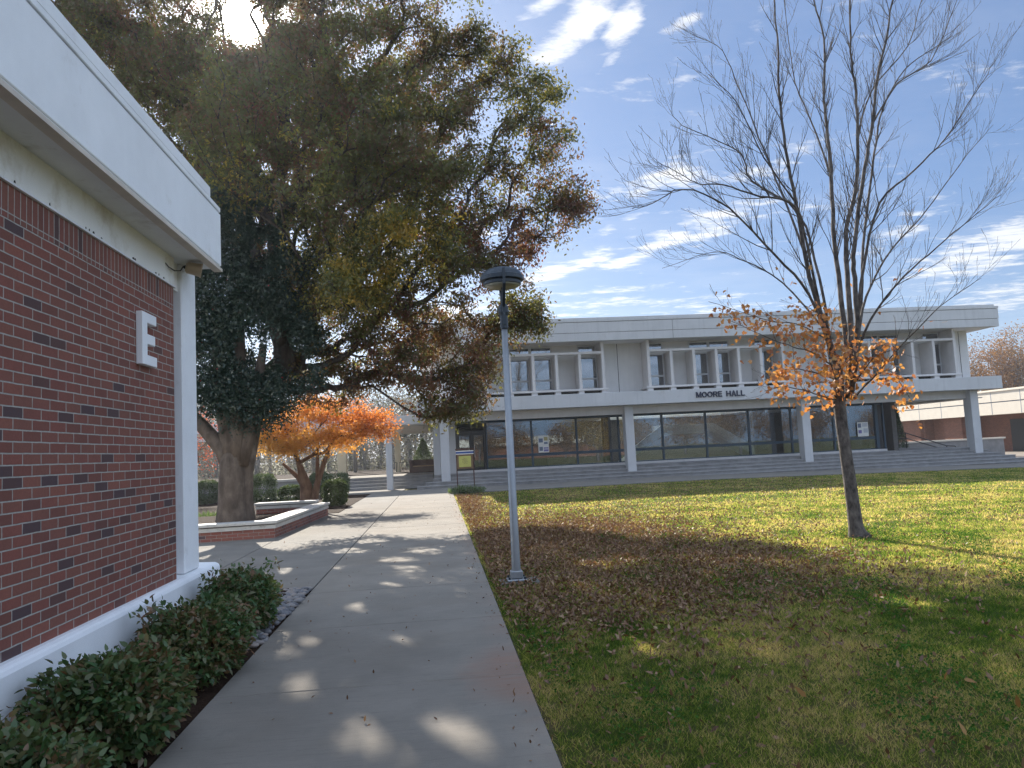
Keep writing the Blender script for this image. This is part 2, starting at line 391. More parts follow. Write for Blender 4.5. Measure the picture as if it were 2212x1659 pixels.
# concrete walk: mottled, broomed across, with a red clay stain at the lawn edge
def concrete(name, base, stain=False):
    mt, t, out = newmat(name); pos = geo_pos(t)
    n = t.noise(pos, 1.3, 6, .62)
    c = t.mix(t.maprange(n, .3, .7), tuple(x * .86 for x in base), tuple(x * 1.10 for x in base))
    mpn = t.add('ShaderNodeMapping', {'Vector': pos, 'Scale': (1.0, 9.0, 1.0)}).outputs[0]
    c = t.mix(t.maprange(t.noise(mpn, 4.0, 7, .75), .52, .76, 0, .55), c, tuple(x * .55 for x in base))
    mp3 = t.add('ShaderNodeMapping', {'Vector': pos, 'Scale': (1.3, 26.0, 1.0), 'Rotation': (0, 0, .02)}).outputs[0]
    c = t.mix(t.math('MULTIPLY', t.maprange(t.noise(mp3, 2.6, 5, .7), .56, .72, 0, .5), t.maprange(t.noise(pos, .8, 3), .35, .65)), c, tuple(x * .5 for x in base))
    c = t.mix(t.maprange(t.noise(pos, 2.7, 8, .75), .60, .72, 0, .35), c, tuple(x * .62 for x in base))
    c = t.mix(t.maprange(t.noise(pos, 120, 2), .55, .75, 0, .3), c, tuple(x * .6 for x in base))
    c = t.mix(t.maprange(t.noise(pos, .55, 4, .6), .5, .72, 0, .35), c, (base[0] * .82, base[1] * .74, base[2] * .66))
    if stain:
        s = t.add('ShaderNodeSeparateXYZ', {0: pos})
        wx = t.math('ADD', s.outputs[0], t.math('MULTIPLY', t.math('SUBTRACT', t.noise(pos, 3, 4), .5), .35))
        ux = t.math('DIVIDE', t.math('SUBTRACT', wx, .50), .48); uy = t.math('DIVIDE', t.math('SUBTRACT', s.outputs[1], 5.75), .95)
        r = t.math('SQRT', t.math('ADD', t.math('MULTIPLY', ux, ux), t.math('MULTIPLY', uy, uy)))
        k = t.math('MULTIPLY', t.maprange(r, .35, 1.0, 1, 0, True), t.maprange(t.noise(mpn, 3, 4), .3, .7, .25, .70))
        c = t.mix(k, c, (.27, .155, .11))
        e = t.math('MULTIPLY', t.maprange(s.outputs[0], .30, .60, 0, .40), t.maprange(t.noise(pos, 1.1, 4), .45, .7))
        c = t.mix(e, c, (.30, .18, .13))
    bn = t.add('ShaderNodeBump', {'Height': t.noise(mpn, 30, 4, .7), 'Strength': .25, 'Distance': .006})
    p = t.add('ShaderNodeBsdfPrincipled', {'Base Color': c, 'Roughness': .9, 'Specular IOR Level': .08, 'Normal': bn.outputs[0]})
    t.l.new(p.outputs[0], out.inputs[0]); return mt
M['walk'] = concrete('walk_concrete', (.232, .210, .180), True)
M['plaza'] = concrete('plaza_concrete', (.205, .190, .168))
M['joint'] = plain('joint_soil', (.035, .030, .025), .95)

# lawn: green and straw-brown patches; soil sheet and blades share the pattern
def grass_color(t, pos, blade):
    big = t.noise(pos, .55, 4, .6); mid = t.noise(pos, 2.1, 5, .65); fine = t.noise(pos, 14, 3, .6)
    f = t.math('ADD', t.math('MULTIPLY', big, .36), t.math('ADD', t.math('MULTIPLY', mid, .40), t.math('MULTIPLY', fine, .24)))
    f = t.math('MULTIPLY_ADD', t.math('SUBTRACT', f, .5), 1.35, .5)
    if blade:
        rnd = t.add('ShaderNodeNewGeometry').outputs['Random Per Island']
        f = t.math('ADD', f, t.math('MULTIPLY', t.math('SUBTRACT', rnd, .5), .22))
        return t.ramp(f, [(.32, (.034, .085, .014)), (.44, (.10, .15, .028)), (.53, (.28, .29, .075)), (.57, (.44, .34, .16)), (.68, (.52, .38, .22))])
    return t.ramp(f, [(.36, (.055, .095, .018)), (.47, (.11, .12, .03)), (.55, (.17, .135, .055)), (.66, (.21, .15, .08))])
mt, t, out = newmat('lawn_soil'); pos = geo_pos(t)
c = grass_color(t, pos, False); c = t.mix(t.maprange(t.noise(pos, 45, 4, .7), .35, .65, 0, .5), c, (.035, .028, .014))
bn = t.add('ShaderNodeBump', {'Height': t.noise(pos, 40, 5, .7), 'Strength': 1.0, 'Distance': .05})
t.l.new(t.add('ShaderNodeBsdfPrincipled', {'Base Color': c, 'Roughness': .95, 'Specular IOR Level': .1, 'Normal': bn.outputs[0]}).outputs[0], out.inputs[0]); M['soil'] = mt
mt, t, out = newmat('grass_blade'); c = grass_color(t, geo_pos(t), True)
mx = t.add('ShaderNodeMixShader', {0: .58, 1: t.add('ShaderNodeBsdfDiffuse', {'Color': c}).outputs[0], 2: t.add('ShaderNodeBsdfTranslucent', {'Color': t.mix(1.0, c, (1.75, 1.8, 1.0), 'MULTIPLY')}).outputs[0]})
t.l.new(mx.outputs[0], out.inputs[0]); M['blade'] = mt

L = dict(
    zelkova=leaf_mat('zelkova_leaf', [(0, (.14, .046, .042)), (.22, (.165, .075, .048)), (.36, (.14, .090, .048)), (.50, (.095, .10, .038)), (.64, (.125, .14, .038)), (.80, (.34, .26, .04)), (1, (.46, .27, .045))], 1.1, .52, .03, .13, True),
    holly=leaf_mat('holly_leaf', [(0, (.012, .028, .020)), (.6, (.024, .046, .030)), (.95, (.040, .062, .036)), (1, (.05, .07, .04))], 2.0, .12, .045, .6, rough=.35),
    jmaple=leaf_mat('orange_maple_leaf', [(0, (.46, .13, .05)), (.35, (.54, .23, .065)), (.62, (.56, .31, .075)), (1, (.58, .38, .10))], .9, .58, .03, .25, True),
    redmaple=leaf_mat('red_maple_leaf', [(0, (.30, .045, .03)), (1, (.42, .12, .05))], .9, .55, .03, .5),
    bare=leaf_mat('bare_maple_leaf', [(0, (.22, .07, .035)), (.35, (.42, .17, .06)), (.75, (.52, .26, .085)), (1, (.46, .30, .16))], 3, .45, .03, .7),
    box=leaf_mat('box_leaf', [(0, (.035, .060, .018)), (.6, (.06, .095, .026)), (1, (.10, .13, .035))], 4, .3, .045, .6, rough=.35),
    nandina=leaf_mat('nandina_leaf', [(0, (.030, .075, .030)), (.30, (.055, .115, .036)), (.48, (.085, .125, .040)), (.66, (.11, .105, .042)), (.80, (.19, .095, .052)), (.91, (.17, .15, .05)), (1, (.29, .075, .06))], 3.2, .25, .03, .5, rough=.4),
    cypress=leaf_mat('cypress_leaf', [(0, (.018, .045, .014)), (1, (.045, .085, .025))], 3, .2, .05, .5),
    autumn=leaf_mat('autumn_leaf', [(0, (.13, .060, .025)), (.5, (.22, .11, .035)), (.8, (.26, .15, .05)), (1, (.13, .12, .04))], .35, .4, .02, .3),
    yellow=leaf_mat('yellow_leaf', [(0, (.28, .17, .03)), (1, (.42, .28, .05))], .6, .4, .02, .4),
    woods=leaf_mat('woods_leaf', [(0, (.085, .080, .085)), (.5, (.13, .12, .12)), (.8, (.10, .115, .085)), (1, (.17, .12, .09))], .15, .30, .0, .3),
    litter=leaf_mat('fallen_leaf', [(0, (.095, .046, .024)), (.5, (.17, .088, .045)), (.80, (.27, .16, .085)), (.96, (.36, .25, .14)), (1, (.44, .32, .06))], 2, .2, .03, .8, rough=.5),
    iris=leaf_mat('iris_leaf', [(0, (.05, .10, .03)), (1, (.13, .19, .07))], 4, .4, .05, .6),
)
B = dict(zelkova=bark_mat('zelkova_bark', (.045, .038, .034), (.095, .08, .068), 9), holly=bark_mat('holly_bark', (.070, .054, .043), (.15, .118, .092), 5, .7, .4),
         jmaple=bark_mat('maple_bark', (.10, .060, .040), (.20, .13, .085), 9), bare=bark_mat('young_maple_bark', (.048, .040, .036), (.165, .142, .124), 16, .7, .5),
         far=bark_mat('far_bark', (.10, .095, .095), (.18, .165, .16), 4))

# ------------------------------------------------------------------ ground, walks
def gz(x): return -0.015 * max(0.0, min(x, 45.0) - 11.0)
def sheet(name, x0, x1, y0, y1, dz, mat, xs=(), thick=0.0):
    b = MB(); X = sorted({x0, x1, *[q for q in (11.0, 45.0, *xs) if x0 < q < x1]})
    for a, c in zip(X[:-1], X[1:]):
        za, zc_ = gz(a) + dz, gz(c) + dz
        b.poly([(a, y0, za), (c, y0, zc_), (c, y1, zc_), (a, y1, za)])
        if thick: b.poly([(a, y0, za - thick), (c, y0, zc_ - thick), (c, y0, zc_), (a, y0, za)])
    return tag(b.build(name, mat), kind='structure')
sheet('ground', -500, 500, -500, 900, -0.035, M['soil'])
# concrete walk: slabs with open joints over a soil bed
b = MB(); b.poly([(-1.62, -2, -.022), (.57, -2, -.022), (.57, 31.3, -.022), (-1.62, 31.3, -.022)]); tag(b.build('path_bed', M['joint']), kind='structure')
b = MB(); js = [-2, 1.6, 3.65, 5.66, 7.66, 9.68, 12.05, 13.95, 15.87, 17.8, 19.75, 21.7, 23.65, 25.6, 27.5, 29.4, 31.28]
for a, c in zip(js[:-1], js[1:]):
    gp = .016 if abs(c - 9.68) < .01 else .009
    b.box(-1.615, .56, a + .006, c - gp, -.03, 0.0)
tag(b.build('path', M['walk'], bevel=.006), kind='structure')
# plaza to the left of the walk
b = MB(); b.poly([(-40, 9.95, -.022), (-1.63, 9.95, -.022), (-1.63, 38.5, -.022), (-40, 38.5, -.022)]); tag(b.build('plaza_bed', M['joint']), kind='structure')
b = MB()
ys = [9.95, 11.9, 13.95, 15.87, 18.8, 21.7, 24.6, 27.5, 31.28, 38.3]
for a, c in zip(ys[:-1], ys[1:]):
    for x0, x1 in ((-40, -9.5), (-9.49, -5.6), (-5.592, -3.42), (-3.405, -1.63)):
        b.box(x0, x1, a + .006, c - .006, -.03, -.001)
tag(b.build('plaza', M['plaza'], bevel=.005), kind='structure')
b = MB()
xs = [-1.62] + [2 + 3.0 * i for i in range(0, 15)]
for a, c in zip(xs[:-1], xs[1:]):
    za, zc_ = gz(a), gz(c)
    pts = [(a + .008, 31.3), (c, 31.3), (c, 36.2), (a + .008, 36.2)]
    b.poly([(x, y, (za if x < c else zc_) + .004) for x, y in pts])
    b.poly([(a + .008, 31.3, za - .06), (c, 31.3, zc_ - .06), (c, 31.3, zc_ + .004), (a + .008, 31.3, za + .004)])
tag(b.build('pavement', M['plaza']), kind='structure')
b = MB(); b.poly([(-40, 38.5, -.01), (60, 38.5, -.32), (60, 36.0, -.32), (-1.6, 36.0, -.01), (-1.6, 38.5, -.01)]); 
# mulch bed along the plinth
b = MB(); nx, ny = 10, 60
H = lambda i, j: -.02 + .05 * math.sin(i / nx * math.pi) + .02 * rng.random()
g_ = [[(-2.42 + i * .80 / nx, .5 + j * 9.44 / ny, H(i, j)) for i in range(nx + 1)] for j in range(ny + 1)]
for j in range(ny):
    for i in range(nx): b.poly([g_[j][i], g_[j][i + 1], g_[j + 1][i + 1], g_[j + 1][i]])
tag(b.build('mulch_bed', M['mulch']), kind='structure')

# ------------------------------------------------------------------ brick building on the left
E = empty('brick_building', (-2.42, 7.5, 0), 'red brick building wall with white plinth, corner post and deep white roof edge', 'building')
Y0 = -4.0; XW = -2.42
b = MB(); b.box(-2.7, XW, Y0, 7.43, .574, 3.085); b.build('brick_wall', M['brick'], E)
b = MB(); b.box(-2.7, XW, Y0, 7.43, 3.086, 3.288); b.build('soldier_course', M['soldier'], E)
b = MB(); b.box(-2.8, XW + .008, Y0, 7.435, 3.305, 3.575); b.box(-2.8, -2.46, 7.436, 7.679, 3.305, 3.575); b.build('lintel', M['lintel'], E)
b = MB(); b.box(-2.6, XW + .022, Y0, 7.455, 3.289, 3.304); b.build('drip_flashing', M['white'], E)
b = MB(); b.box(-2.80, -2.74, 7.431, 7.679, .58, 3.30); b.build('recess_panel', M['white'], E)
b = MB(); b.box(-2.82, XW, 7.68, 8.11, .590, 3.575); b.build('corner_post', M['white'], E, bevel=.012)
b = MB(); b.prism([(-2.85, -.1), (-2.34, -.1), (-2.34, .548), (-2.372, .580), (-2.85, .602)], 'y', Y0, 8.56); b.build('plinth', M['white'], E, bevel=.014)
b = MB(); b.box(-14, -2.11, Y0, 7.89, 3.576, 3.60); b.build('soffit', M['soffit'], E)
b = MB(); b.box(-2.17, -2.09, Y0, 7.905, 3.545, 3.5755); b.build('drip_edge', M['drip'], E)
b = MB(); b.box(-14, -2.10, Y0, 7.90, 3.601, 4.142); b.build('roof_fascia', M['white'], E, bevel=.006)
b = MB(); b.box(-13.9, -2.12, Y0, 7.88, 4.143, 4.158); b.build('fascia_groove', M['dark_gap'], E)
b = MB(); b.box(-14, -2.10, Y0, 7.90, 4.159, 4.208); b.box(-14, -2.102, Y0, 7.565, 4.2085, 4.308); b.build('roof_cap', M['white'], E, bevel=.005)
b = MB(); b.box(-14, -2.83, 8.00, 8.04, -.1, 3.57); b.build('end_wall', M['white'], E)
# peeled paint along the lintel foot
b = MB()
for yy in (4.68, 5.05, 5.56, 5.62, 5.70, 5.86, 6.42, 6.48, 6.92, 7.02, 7.16):
    yy += rng.uniform(-.03, .03); l = rng.uniform(.02, .055); z0 = 3.308 + rng.uniform(0, .006)
    b.poly([(XW + .0085, yy, z0), (XW + .0085, yy + l, z0 + .002), (XW + .0085, yy + l * .8, z0 + rng.uniform(.012, .026)), (XW + .0085, yy + .2 * l, z0 + .016)])
tag(b.build('paint_chips', M['dark_gap'], E), kind='stuff')
# letter E
LE = empty('wall_letter', (XW, 6.67, 2.46), 'white block letter E mounted on the red brick wall', 'sign')
b = MB(); y0, y1, z0, z1 = 6.51, 6.835, 2.458, 2.898; st = .108; ar = .085; mid = (z0 + z1) / 2
b.prism([(y0, z0), (y1, z0), (y1, z0 + ar), (y0 + st, z0 + ar), (y0 + st, mid - ar / 2), (y1 - .04, mid - ar / 2), (y1 - .04, mid + ar / 2), (y0 + st, mid + ar / 2),
         (y0 + st, z1 - ar), (y1 - .008, z1 - ar), (y1 - .008, z1), (y0, z1)], 'x', XW + .001, -2.365)
b.build('letter', M['white'], LE, bevel=.004)
# small beige fixture under the roof corner
FX = empty('security_light', (-2.35, 7.6, 3.44), 'beige drum shaped security light on the white post under the roof corner', 'wall light')
b = MB(); c0 = np.array([-2.335, 7.56, 3.515]); ax = _n([.85, .30, -.16])
b.tube([c0 - ax * .01, c0 + ax * .005, c0 + ax * .012, c0 + ax * .125, c0 + ax * .13, c0 + ax * .14], [.035, .052, .056, .066, .072, .070], 24); b.build('housing', M['beige'], FX, smooth=False)
b = MB(); b.tube([(-2.43, 7.75, 3.53), tuple(c0 + ax * .02)], .022, 10); b.build('bracket', M['soffit'], FX)
b = MB(); b.tube([c0 - ax * .03, c0 - ax * .008], [.010, .022], 12); b.build('cable_gland', M['cable'], FX)
b = MB(); b.tube([(-2.41, 7.20, 3.47), (-2.40, 7.26, 3.445), (-2.38, 7.36, 3.435), (-2.36, 7.46, 3.46), tuple(c0 - ax * .03)], .006, 6); b.build('cable', M['cable'], FX)

# ------------------------------------------------------------------ the hall
HL = empty('campus_hall', (14, 36, 0), 'two storey pale concrete hall with glazed ground floor and boxed upper windows', 'building')
XL, XR = -.85, 28.65
def hpart(name, mat, *boxes, bevel=0.0, parent=None):
    b = MB()
    for q in boxes: b.box(*q)
    return b.build(name, mat, parent or HL, bevel=bevel)
hpart('roof_fascia', M['hall'], (XL, XR, 36.1, 36.5, 6.66, 7.045), (XL, XR + .03, 36.1, 36.5, 7.065, 7.565), bevel=.006)
hpart('fascia_groove', M['dark_gap'], (XL + .02, XR - .03, 36.14, 36.4, 7.045, 7.065), (XL + .02, XR - .03, 36.14, 36.4, 7.566, 7.585))
hpart('roof_cap', M['hall'], (XL, XR + .05, 36.08, 36.5, 7.586, 7.70), (XL, XR - .15, 36.12, 36.5, 7.701, 7.79), bevel=.006)
def holed(x0, x1, y0, y1, z0, z1, hx0=9.6, hx1=17.7, hy0=40.2, hy1=46.5):
    return ((x0, hx0, y0, y1, z0, z1), (hx1, x1, y0, y1, z0, z1), (hx0, hx1, y0, hy0, z0, z1), (hx0, hx1, hy1, y1, z0, z1))
hpart('roof_deck', M['hall'], *holed(XL, XR - .01, 36.5, 53.0, 7.05, 7.6))
hpart('light_well', M['stair_white'], (9.4, 9.599, 40.2, 46.5, 3.25, 7.75), (17.701, 17.9, 40.2, 46.5, 3.25, 7.75), (9.4, 17.9, 40.0, 40.199, 3.25, 7.75), (9.4, 17.9, 46.501, 46.7, 3.25, 7.75))  # unseen shaft added to bring daylight down to the lobby stair
hpart('eaves_soffit', M['hall_panel'], *holed(XL + .02, XR - .01, 36.5, 53.0, 6.68, 6.76, 9.4, 17.9, 40.0, 46.7))
b = MB()
for x in (2.6, 11.63, 20.9):   # expansion joints and run-off stains under them
    b.box(x - .012, x + .012, 36.093, 36.10, 6.665, 7.565)
tag(b.build('fascia_joint', M['step'], HL), kind='stuff')
hpart('floor_band', M['hall'], (XL - .02, 28.50, 36.1, 36.85, 3.50, 4.135), bevel=.01)
hpart('terrace_slab', M['hall_panel'], *holed(XL, 28.3, 36.85, 52.0, 3.52, 3.90, 9.4, 17.9, 40.0, 46.7))
hpart('beam', M['hall_trim'], (-.2, 27.5, 36.95, 37.35, 3.10, 3.499))
hpart('porch_ceiling', M['hall_panel'], *holed(-.2, 27.4, 37.36, 50.0, 3.16, 3.24))
hpart('side_beam', M['hall_trim'], (27.06, 28.3, 37.36, 50.0, 3.10, 3.15))
# upper wall
hpart('upper_wall', M['hall_panel'], (-.2, 28.02, 37.70, 37.95, 3.9, 6.68), (27.8, 28.02, 37.96, 51.0, 3.9, 6.68), (-.2, 0.0, 37.96, 51.0, 3.9, 6.68), (0.0, 27.8, 50.8, 51.0, 3.9, 6.68))
for x in (.2, 9.19, 18.42, 27.55):
    hpart('wall_joint', M['dark_gap'], (x - .012, x + .012, 37.690, 37.701, 4.15, 6.67))
for x in (1.10, 9.75, 18.90):
    pass
PITCH = 1.145
def window(root, x0, x1, z0, z1, bar=None, y=37.70):
    f = MB(); w = .06
    for q in ((x0, x0 + w, y - .06, y - .001, z0, z1), (x1 - w, x1, y - .06, y - .001, z0, z1), (x0 + w, x1 - w, y - .06, y - .001, z0, z0 + w), (x0 + w, x1 - w, y - .06, y - .001, z1 - w, z1)): f.box(*q)
    if bar: f.box(x0 + w, x1 - w, y - .065, y - .002, bar, bar + .085)
    fo = f.build('window', M['frame_grey'], root)
    for za, zb in ([(z0 + w, bar), (bar + .085, z1 - w)] if bar else [(z0 + w, z1 - w)]):
        p = MB(); p.box(x0 + w, x1 - w, y - .035, y - .028, za, zb); p.build('pane', M['glass_up'], fo)
        p = MB(); p.box(x0 + w, x1 - w, y - .012, y - .006, za, zb); p.build('dark_backing', M['interior_d'], fo)  # dark-coloured sheet standing in for the shade of the room behind
for bx in (1.33, 10.48, 19.63):
    f = MB(); xe = bx + 6 * PITCH
    for i in range(7):
        x = bx + i * PITCH; top = 6.655 if i in (0, 6) else 6.088
        f.box(x - .07, x + .07, 36.60, 37.695, 4.391, top)
        f.box(x - .14, x + .14, 36.55, 36.84, 4.136, 4.298)
    for i in range(6):
        x = bx + i * PITCH
        f.box(x + .0705, x + PITCH - .0705, 36.62, 37.0, 6.0885, 6.20)
    f.box(bx + .071, xe - .071, 36.60, 36.619, 6.0895, 6.205)
    f.box(bx - .18, xe + .18, 36.50, 37.69, 4.299, 4.390)
    f.build('window_bay', M['hall_trim'], HL, bevel=.006)
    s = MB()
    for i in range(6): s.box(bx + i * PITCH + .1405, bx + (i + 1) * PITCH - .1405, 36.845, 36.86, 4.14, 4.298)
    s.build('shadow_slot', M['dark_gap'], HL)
    for i in (0, 2, 3, 5):
        x = bx + i * PITCH; window(HL, x + .12, x + PITCH - .08, 4.45, 6.075, 4.92)
    for a, c in ((0, 1), (2, 4), (5, 6)):
        if c - a == 2:
            window(HL, bx + 2 * PITCH + .1, bx + 3 * PITCH - .005, 6.27, 6.65); window(HL, bx + 3 * PITCH + .005, bx + 4 * PITCH - .06, 6.27, 6.65)
        else: window(HL, bx + a * PITCH + .1, bx + c * PITCH - .1, 6.27, 6.65)
# columns
for x in (.36, 9.33, 18.28, 27.28):
    hpart('column', M['hall'], (x - .21, x + .21, 36.60, 37.18, .30, 3.498), bevel=.012)
hpart('terrace_pier', M['hall_trim'], (24.27, 24.86, 40.0, 40.4, .6, 3.159), bevel=.01)
# steps
b = MB(); tread = .35
for i, (z, xl, xr) in enumerate(((-.15, 14, 29.65), (0.0, 12, 29.3), (.15, -1.0, 28.72), (.30, -.62, 28.14), (.45, -.28, 27.8), (.60, -.20, 27.6))):
    y = 36.0 + tread * (i - 2); b.box(xl, xr, y, y + tread + (.02 if i < 5 else 15), z - .5, z)
    b.box(xl - .0, xr + .0, y - .025, y - .0005, z - .05, z - .001)
b.build('front_steps', M['step'], HL, bevel=.008)
# glazed ground floor
hpart('glass_sill', M['hall_trim'], (.9, 23.45, 38.36, 38.62, .601, .715))
hpart('glass_head', M['frame_blue'], (.9, 23.45, 38.42, 38.58, 3.03, 3.159))
GX = [2.45, 4.74, 7.03, 9.20, 11.48, 13.78, 16.07, 18.35, 20.66, 22.96]
for a, c in zip(GX[:-1], GX[1:]):
    f = MB(); w = .045
    f.box(a - w, a + w, 38.42, 38.56, .716, 3.029); f.box(c - w - .001, c - .0455, 38.43, 38.55, .716, 3.029)
    f.box(a + w, c - w - .001, 38.44, 38.54, 1.26, 1.40); f.box(a + w, c - w - .001, 38.44, 38.54, .716, .765)
    fo = f.build('shopfront_window', M['frame_blue'], HL)
    for za, zb in ((.765, 1.26), (1.40, 3.03)):
        p = MB(); p.box(a + w, c - w - .001, 38.485, 38.495, za, zb); p.build('pane', M['glass'], fo)
hpart('corner_mullion', M['frame_blue'], (22.93, 23.10, 38.40, 38.60, .716, 3.029), (23.36, 23.45, 38.40, 38.60, .6, 3.029))
hpart('recess_panel', M['black'], (23.101, 23.359, 38.47, 38.52, .716, 3.029))
# entrance doors
f = MB()
for x0, x1 in ((.93, 1.02), (1.68, 1.74), (2.36, 2.44)): f.box(x0, x1, 38.40, 38.56, .601, 3.03)
f.box(1.02, 1.68, 38.42, 38.54, 2.60, 2.68); f.box(1.74, 2.36, 38.42, 38.54, 2.60, 2.68); f.build('door_frame', M['black'], HL)
for x0, x1 in ((1.025, 1.675), (1.745, 2.355)):
    d = MB(); d.box(x0, x0 + .08, 38.45, 38.51, .61, 2.59); d.box(x1 - .08, x1, 38.45, 38.51, .61, 2.59); d.box(x0 + .08, x1 - .08, 38.45, 38.51, .61, .85); d.box(x0 + .08, x1 - .08, 38.45, 38.51, 2.45, 2.59)
    do = d.build('entrance_door', M['black'], HL)
    p = MB(); p.box(x0 + .08, x1 - .08, 38.475, 38.485, .85, 2.45); p.build('pane', M['glass'], do)
    p = MB(); p.box(x0 + .09 if x0 > 1.5 else x1 - .11, x0 + .11 if x0 > 1.5 else x1 - .09, 38.39, 38.41, 1.35, 1.95); p.build('handle', M['frame_grey'], do)
hpart('entrance_wall', M['hall_trim'], (.55, .92, 38.40, 38.70, .6, 3.159), (-.20, .549, 38.45, 38.70, .6, 3.159))
# rooms behind the glass
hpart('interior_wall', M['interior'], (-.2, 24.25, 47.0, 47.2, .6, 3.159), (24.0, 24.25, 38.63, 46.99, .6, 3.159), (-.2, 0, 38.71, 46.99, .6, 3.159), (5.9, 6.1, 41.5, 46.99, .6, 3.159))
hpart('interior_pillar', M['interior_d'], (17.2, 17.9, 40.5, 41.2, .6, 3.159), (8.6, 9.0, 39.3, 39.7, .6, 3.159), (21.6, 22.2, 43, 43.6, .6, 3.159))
# staircase in the lobby
b = MB()
def flight(xa, za, xb, zb, y0, y1, th=.22):
    b.prism([(xa, za), (xb, zb), (xb, zb + th), (xa, za + th)], 'y', y0, y1)
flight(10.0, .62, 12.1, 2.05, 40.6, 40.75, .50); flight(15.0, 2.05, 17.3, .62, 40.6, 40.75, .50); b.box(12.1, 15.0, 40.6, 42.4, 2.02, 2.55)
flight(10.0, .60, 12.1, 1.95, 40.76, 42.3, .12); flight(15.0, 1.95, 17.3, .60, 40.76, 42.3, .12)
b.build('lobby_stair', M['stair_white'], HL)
# lettering: heavy block capitals as strokes of solid bars
BN = empty('building_name', (13.8, 36.1, 3.7), 'dark blue letters MOORE HALL fixed on the pale concrete band', 'sign')
def arc(cx, cz, rx, rz, a0, a1, n=10): return [(cx + rx * math.cos(R_(a0 + (a1 - a0) * i / n)), cz + rz * math.sin(R_(a0 + (a1 - a0) * i / n))) for i in range(n + 1)]
GLYPH = {'M': (1.0, [[(.10, 0), (.10, 1)], [(.90, 0), (.90, 1)], [(.12, .97), (.5, .12), (.88, .97)]]), 'O': (.98, [arc(.49, .5, .40, .41, 0, 360, 18)]),
         'R': (.88, [[(.11, 0), (.11, 1)], [(.11, .91), (.52, .91)] + arc(.52, .70, .24, .21, 90, -90, 8)[1:] + [(.11, .49)], [(.48, .49), (.78, 0)]]),
         'E': (.78, [[(.11, 0), (.11, 1)], [(.11, .91), (.74, .91)], [(.11, .50), (.69, .50)], [(.11, .09), (.76, .09)]]),
         'H': (.88, [[(.11, 0), (.11, 1)], [(.77, 0), (.77, 1)], [(.11, .5), (.77, .5)]]), 'A': (.92, [[(.09, 0), (.46, .97), (.83, 0)], [(.22, .30), (.70, .30)]]), 'L': (.74, [[(.11, 0), (.11, 1)], [(.11, .09), (.70, .09)]])}
for word, xa, xb in (('MOORE', 12.56, 13.86), ('HALL', 14.07, 15.0)):
    tot = sum(GLYPH[c_][0] + .10 for c_ in word) - .10; sx = (xb - xa) / tot; sz = .27; x0 = xa; hw = .027
    b = MB(); lay = 0
    for c_ in word:
        for line in GLYPH[c_][1]:
            for (u0, v0), (u1, v1) in zip(line[:-1], line[1:]):
                p0 = np.array([x0 + u0 * sx, 3.695 + v0 * sz]); p1 = np.array([x0 + u1 * sx, 3.695 + v1 * sz]); d_ = _n(p1 - p0); n_ = np.array([-d_[1], d_[0]]) * hw
                e_ = d_ * (hw * .45 if len(line) > 2 else 0); lay = (lay + 1) % 7
                b.prism([tuple(p0 - e_ - n_), tuple(p1 + e_ - n_), tuple(p1 + e_ + n_), tuple(p0 - e_ + n_)], 'y', 36.052 - lay * .0011, 36.099)
        x0 += (GLYPH[c_][0] + .10) * sx
    b.build('lettering', M['lettering'], BN)

# papers in the glass
def poster(name, label, x0, x1, z0, z1, y, sheets):
    r = empty(name, ((x0 + x1) / 2, y, z0), label, 'notice')
    b = MB(); b.box(x0, x1, y, y + .008, z0, z1); b.build('backing', M['paper'], r)
    for k, (u0, u1, v0, v1, mm) in enumerate(sheets):
        b = MB(); b.box(x0 + (x1 - x0) * u0, x0 + (x1 - x0) * u1, y - .004, y - .0005, z0 + (z1 - z0) * v0, z0 + (z1 - z0) * v1); b.build('sheet', M[mm], r)
poster('notice_sheet', 'tall white notice sheet with small pictures in the glass by the lamp post', 5.05, 5.58, 1.42, 2.26, 38.40,
       [(.06, .45, .60, .84, 'ink'), (.55, .92, .70, .92, 'ink3'), (.08, .42, .10, .34, 'ink'), (.5, .95, .05, .18, 'ink2'), (.5, .95, .22, .30, 'ink2'), (.55, .9, .5, .62, 'ink')])
poster('notice_sheet', 'white notice board with four pinned sheets in the glass by the corner mullion', 21.92, 22.52, 1.42, 2.16, 38.40,
       [(.06, .36, .62, .92, 'ink'), (.45, .93, .68, .95, 'frame_grey'), (.08, .38, .22, .45, 'ink2'), (.55, .95, .25, .55, 'frame_grey')])

# terrace things at the right end
r = empty('handrail', (26.3, 42, .6), 'black pipe handrail with looped ends on the terrace beside the cypress', 'handrail')
b = MB()
def loop(dx_, dy_):
    return [(26.35 + dx_, 42 + dy_, 1.18), (26.25 + dx_, 42 + dy_, 1.30), (26.35 + dx_, 42 + dy_, 1.46), (26.85 + dx_, 42 + dy_, 1.48), (29.3 + dx_, 42 + dy_, .62), (29.8 + dx_, 42 + dy_, .58), (29.95 + dx_, 42 + dy_, .42)]
b.tube(loop(0, 0), .028, 8); b.build('rail', M['iron'], r)
b = MB(); b.tube([(26.35, 42, 1.18), (26.9, 42, 1.16), (28.85, 42, .50)], .028, 8); b.build('lower_rail', M['iron'], r)
b = MB(); b.tube([(26.86, 42, .55), (26.86, 42, 1.48)], .028, 8); b.build('post', M['iron'], r)
b = MB(); b.tube([(29.3, 42, -.2), (29.3, 42, .63)], .028, 8); b.build('post', M['iron'], r)
r = empty('retaining_wall', (30, 46, 0), 'low concrete retaining wall with pale cap seen under the hall', 'wall')
b = MB(); b.box(25.5, 36, 46.0, 46.3, -.4, .80); b.build('wall_body', M['step'], r)
b = MB(); b.box(25.4, 36.1, 45.94, 46.36, .801, .90); b.build('cap', M['fascia_r'], r)
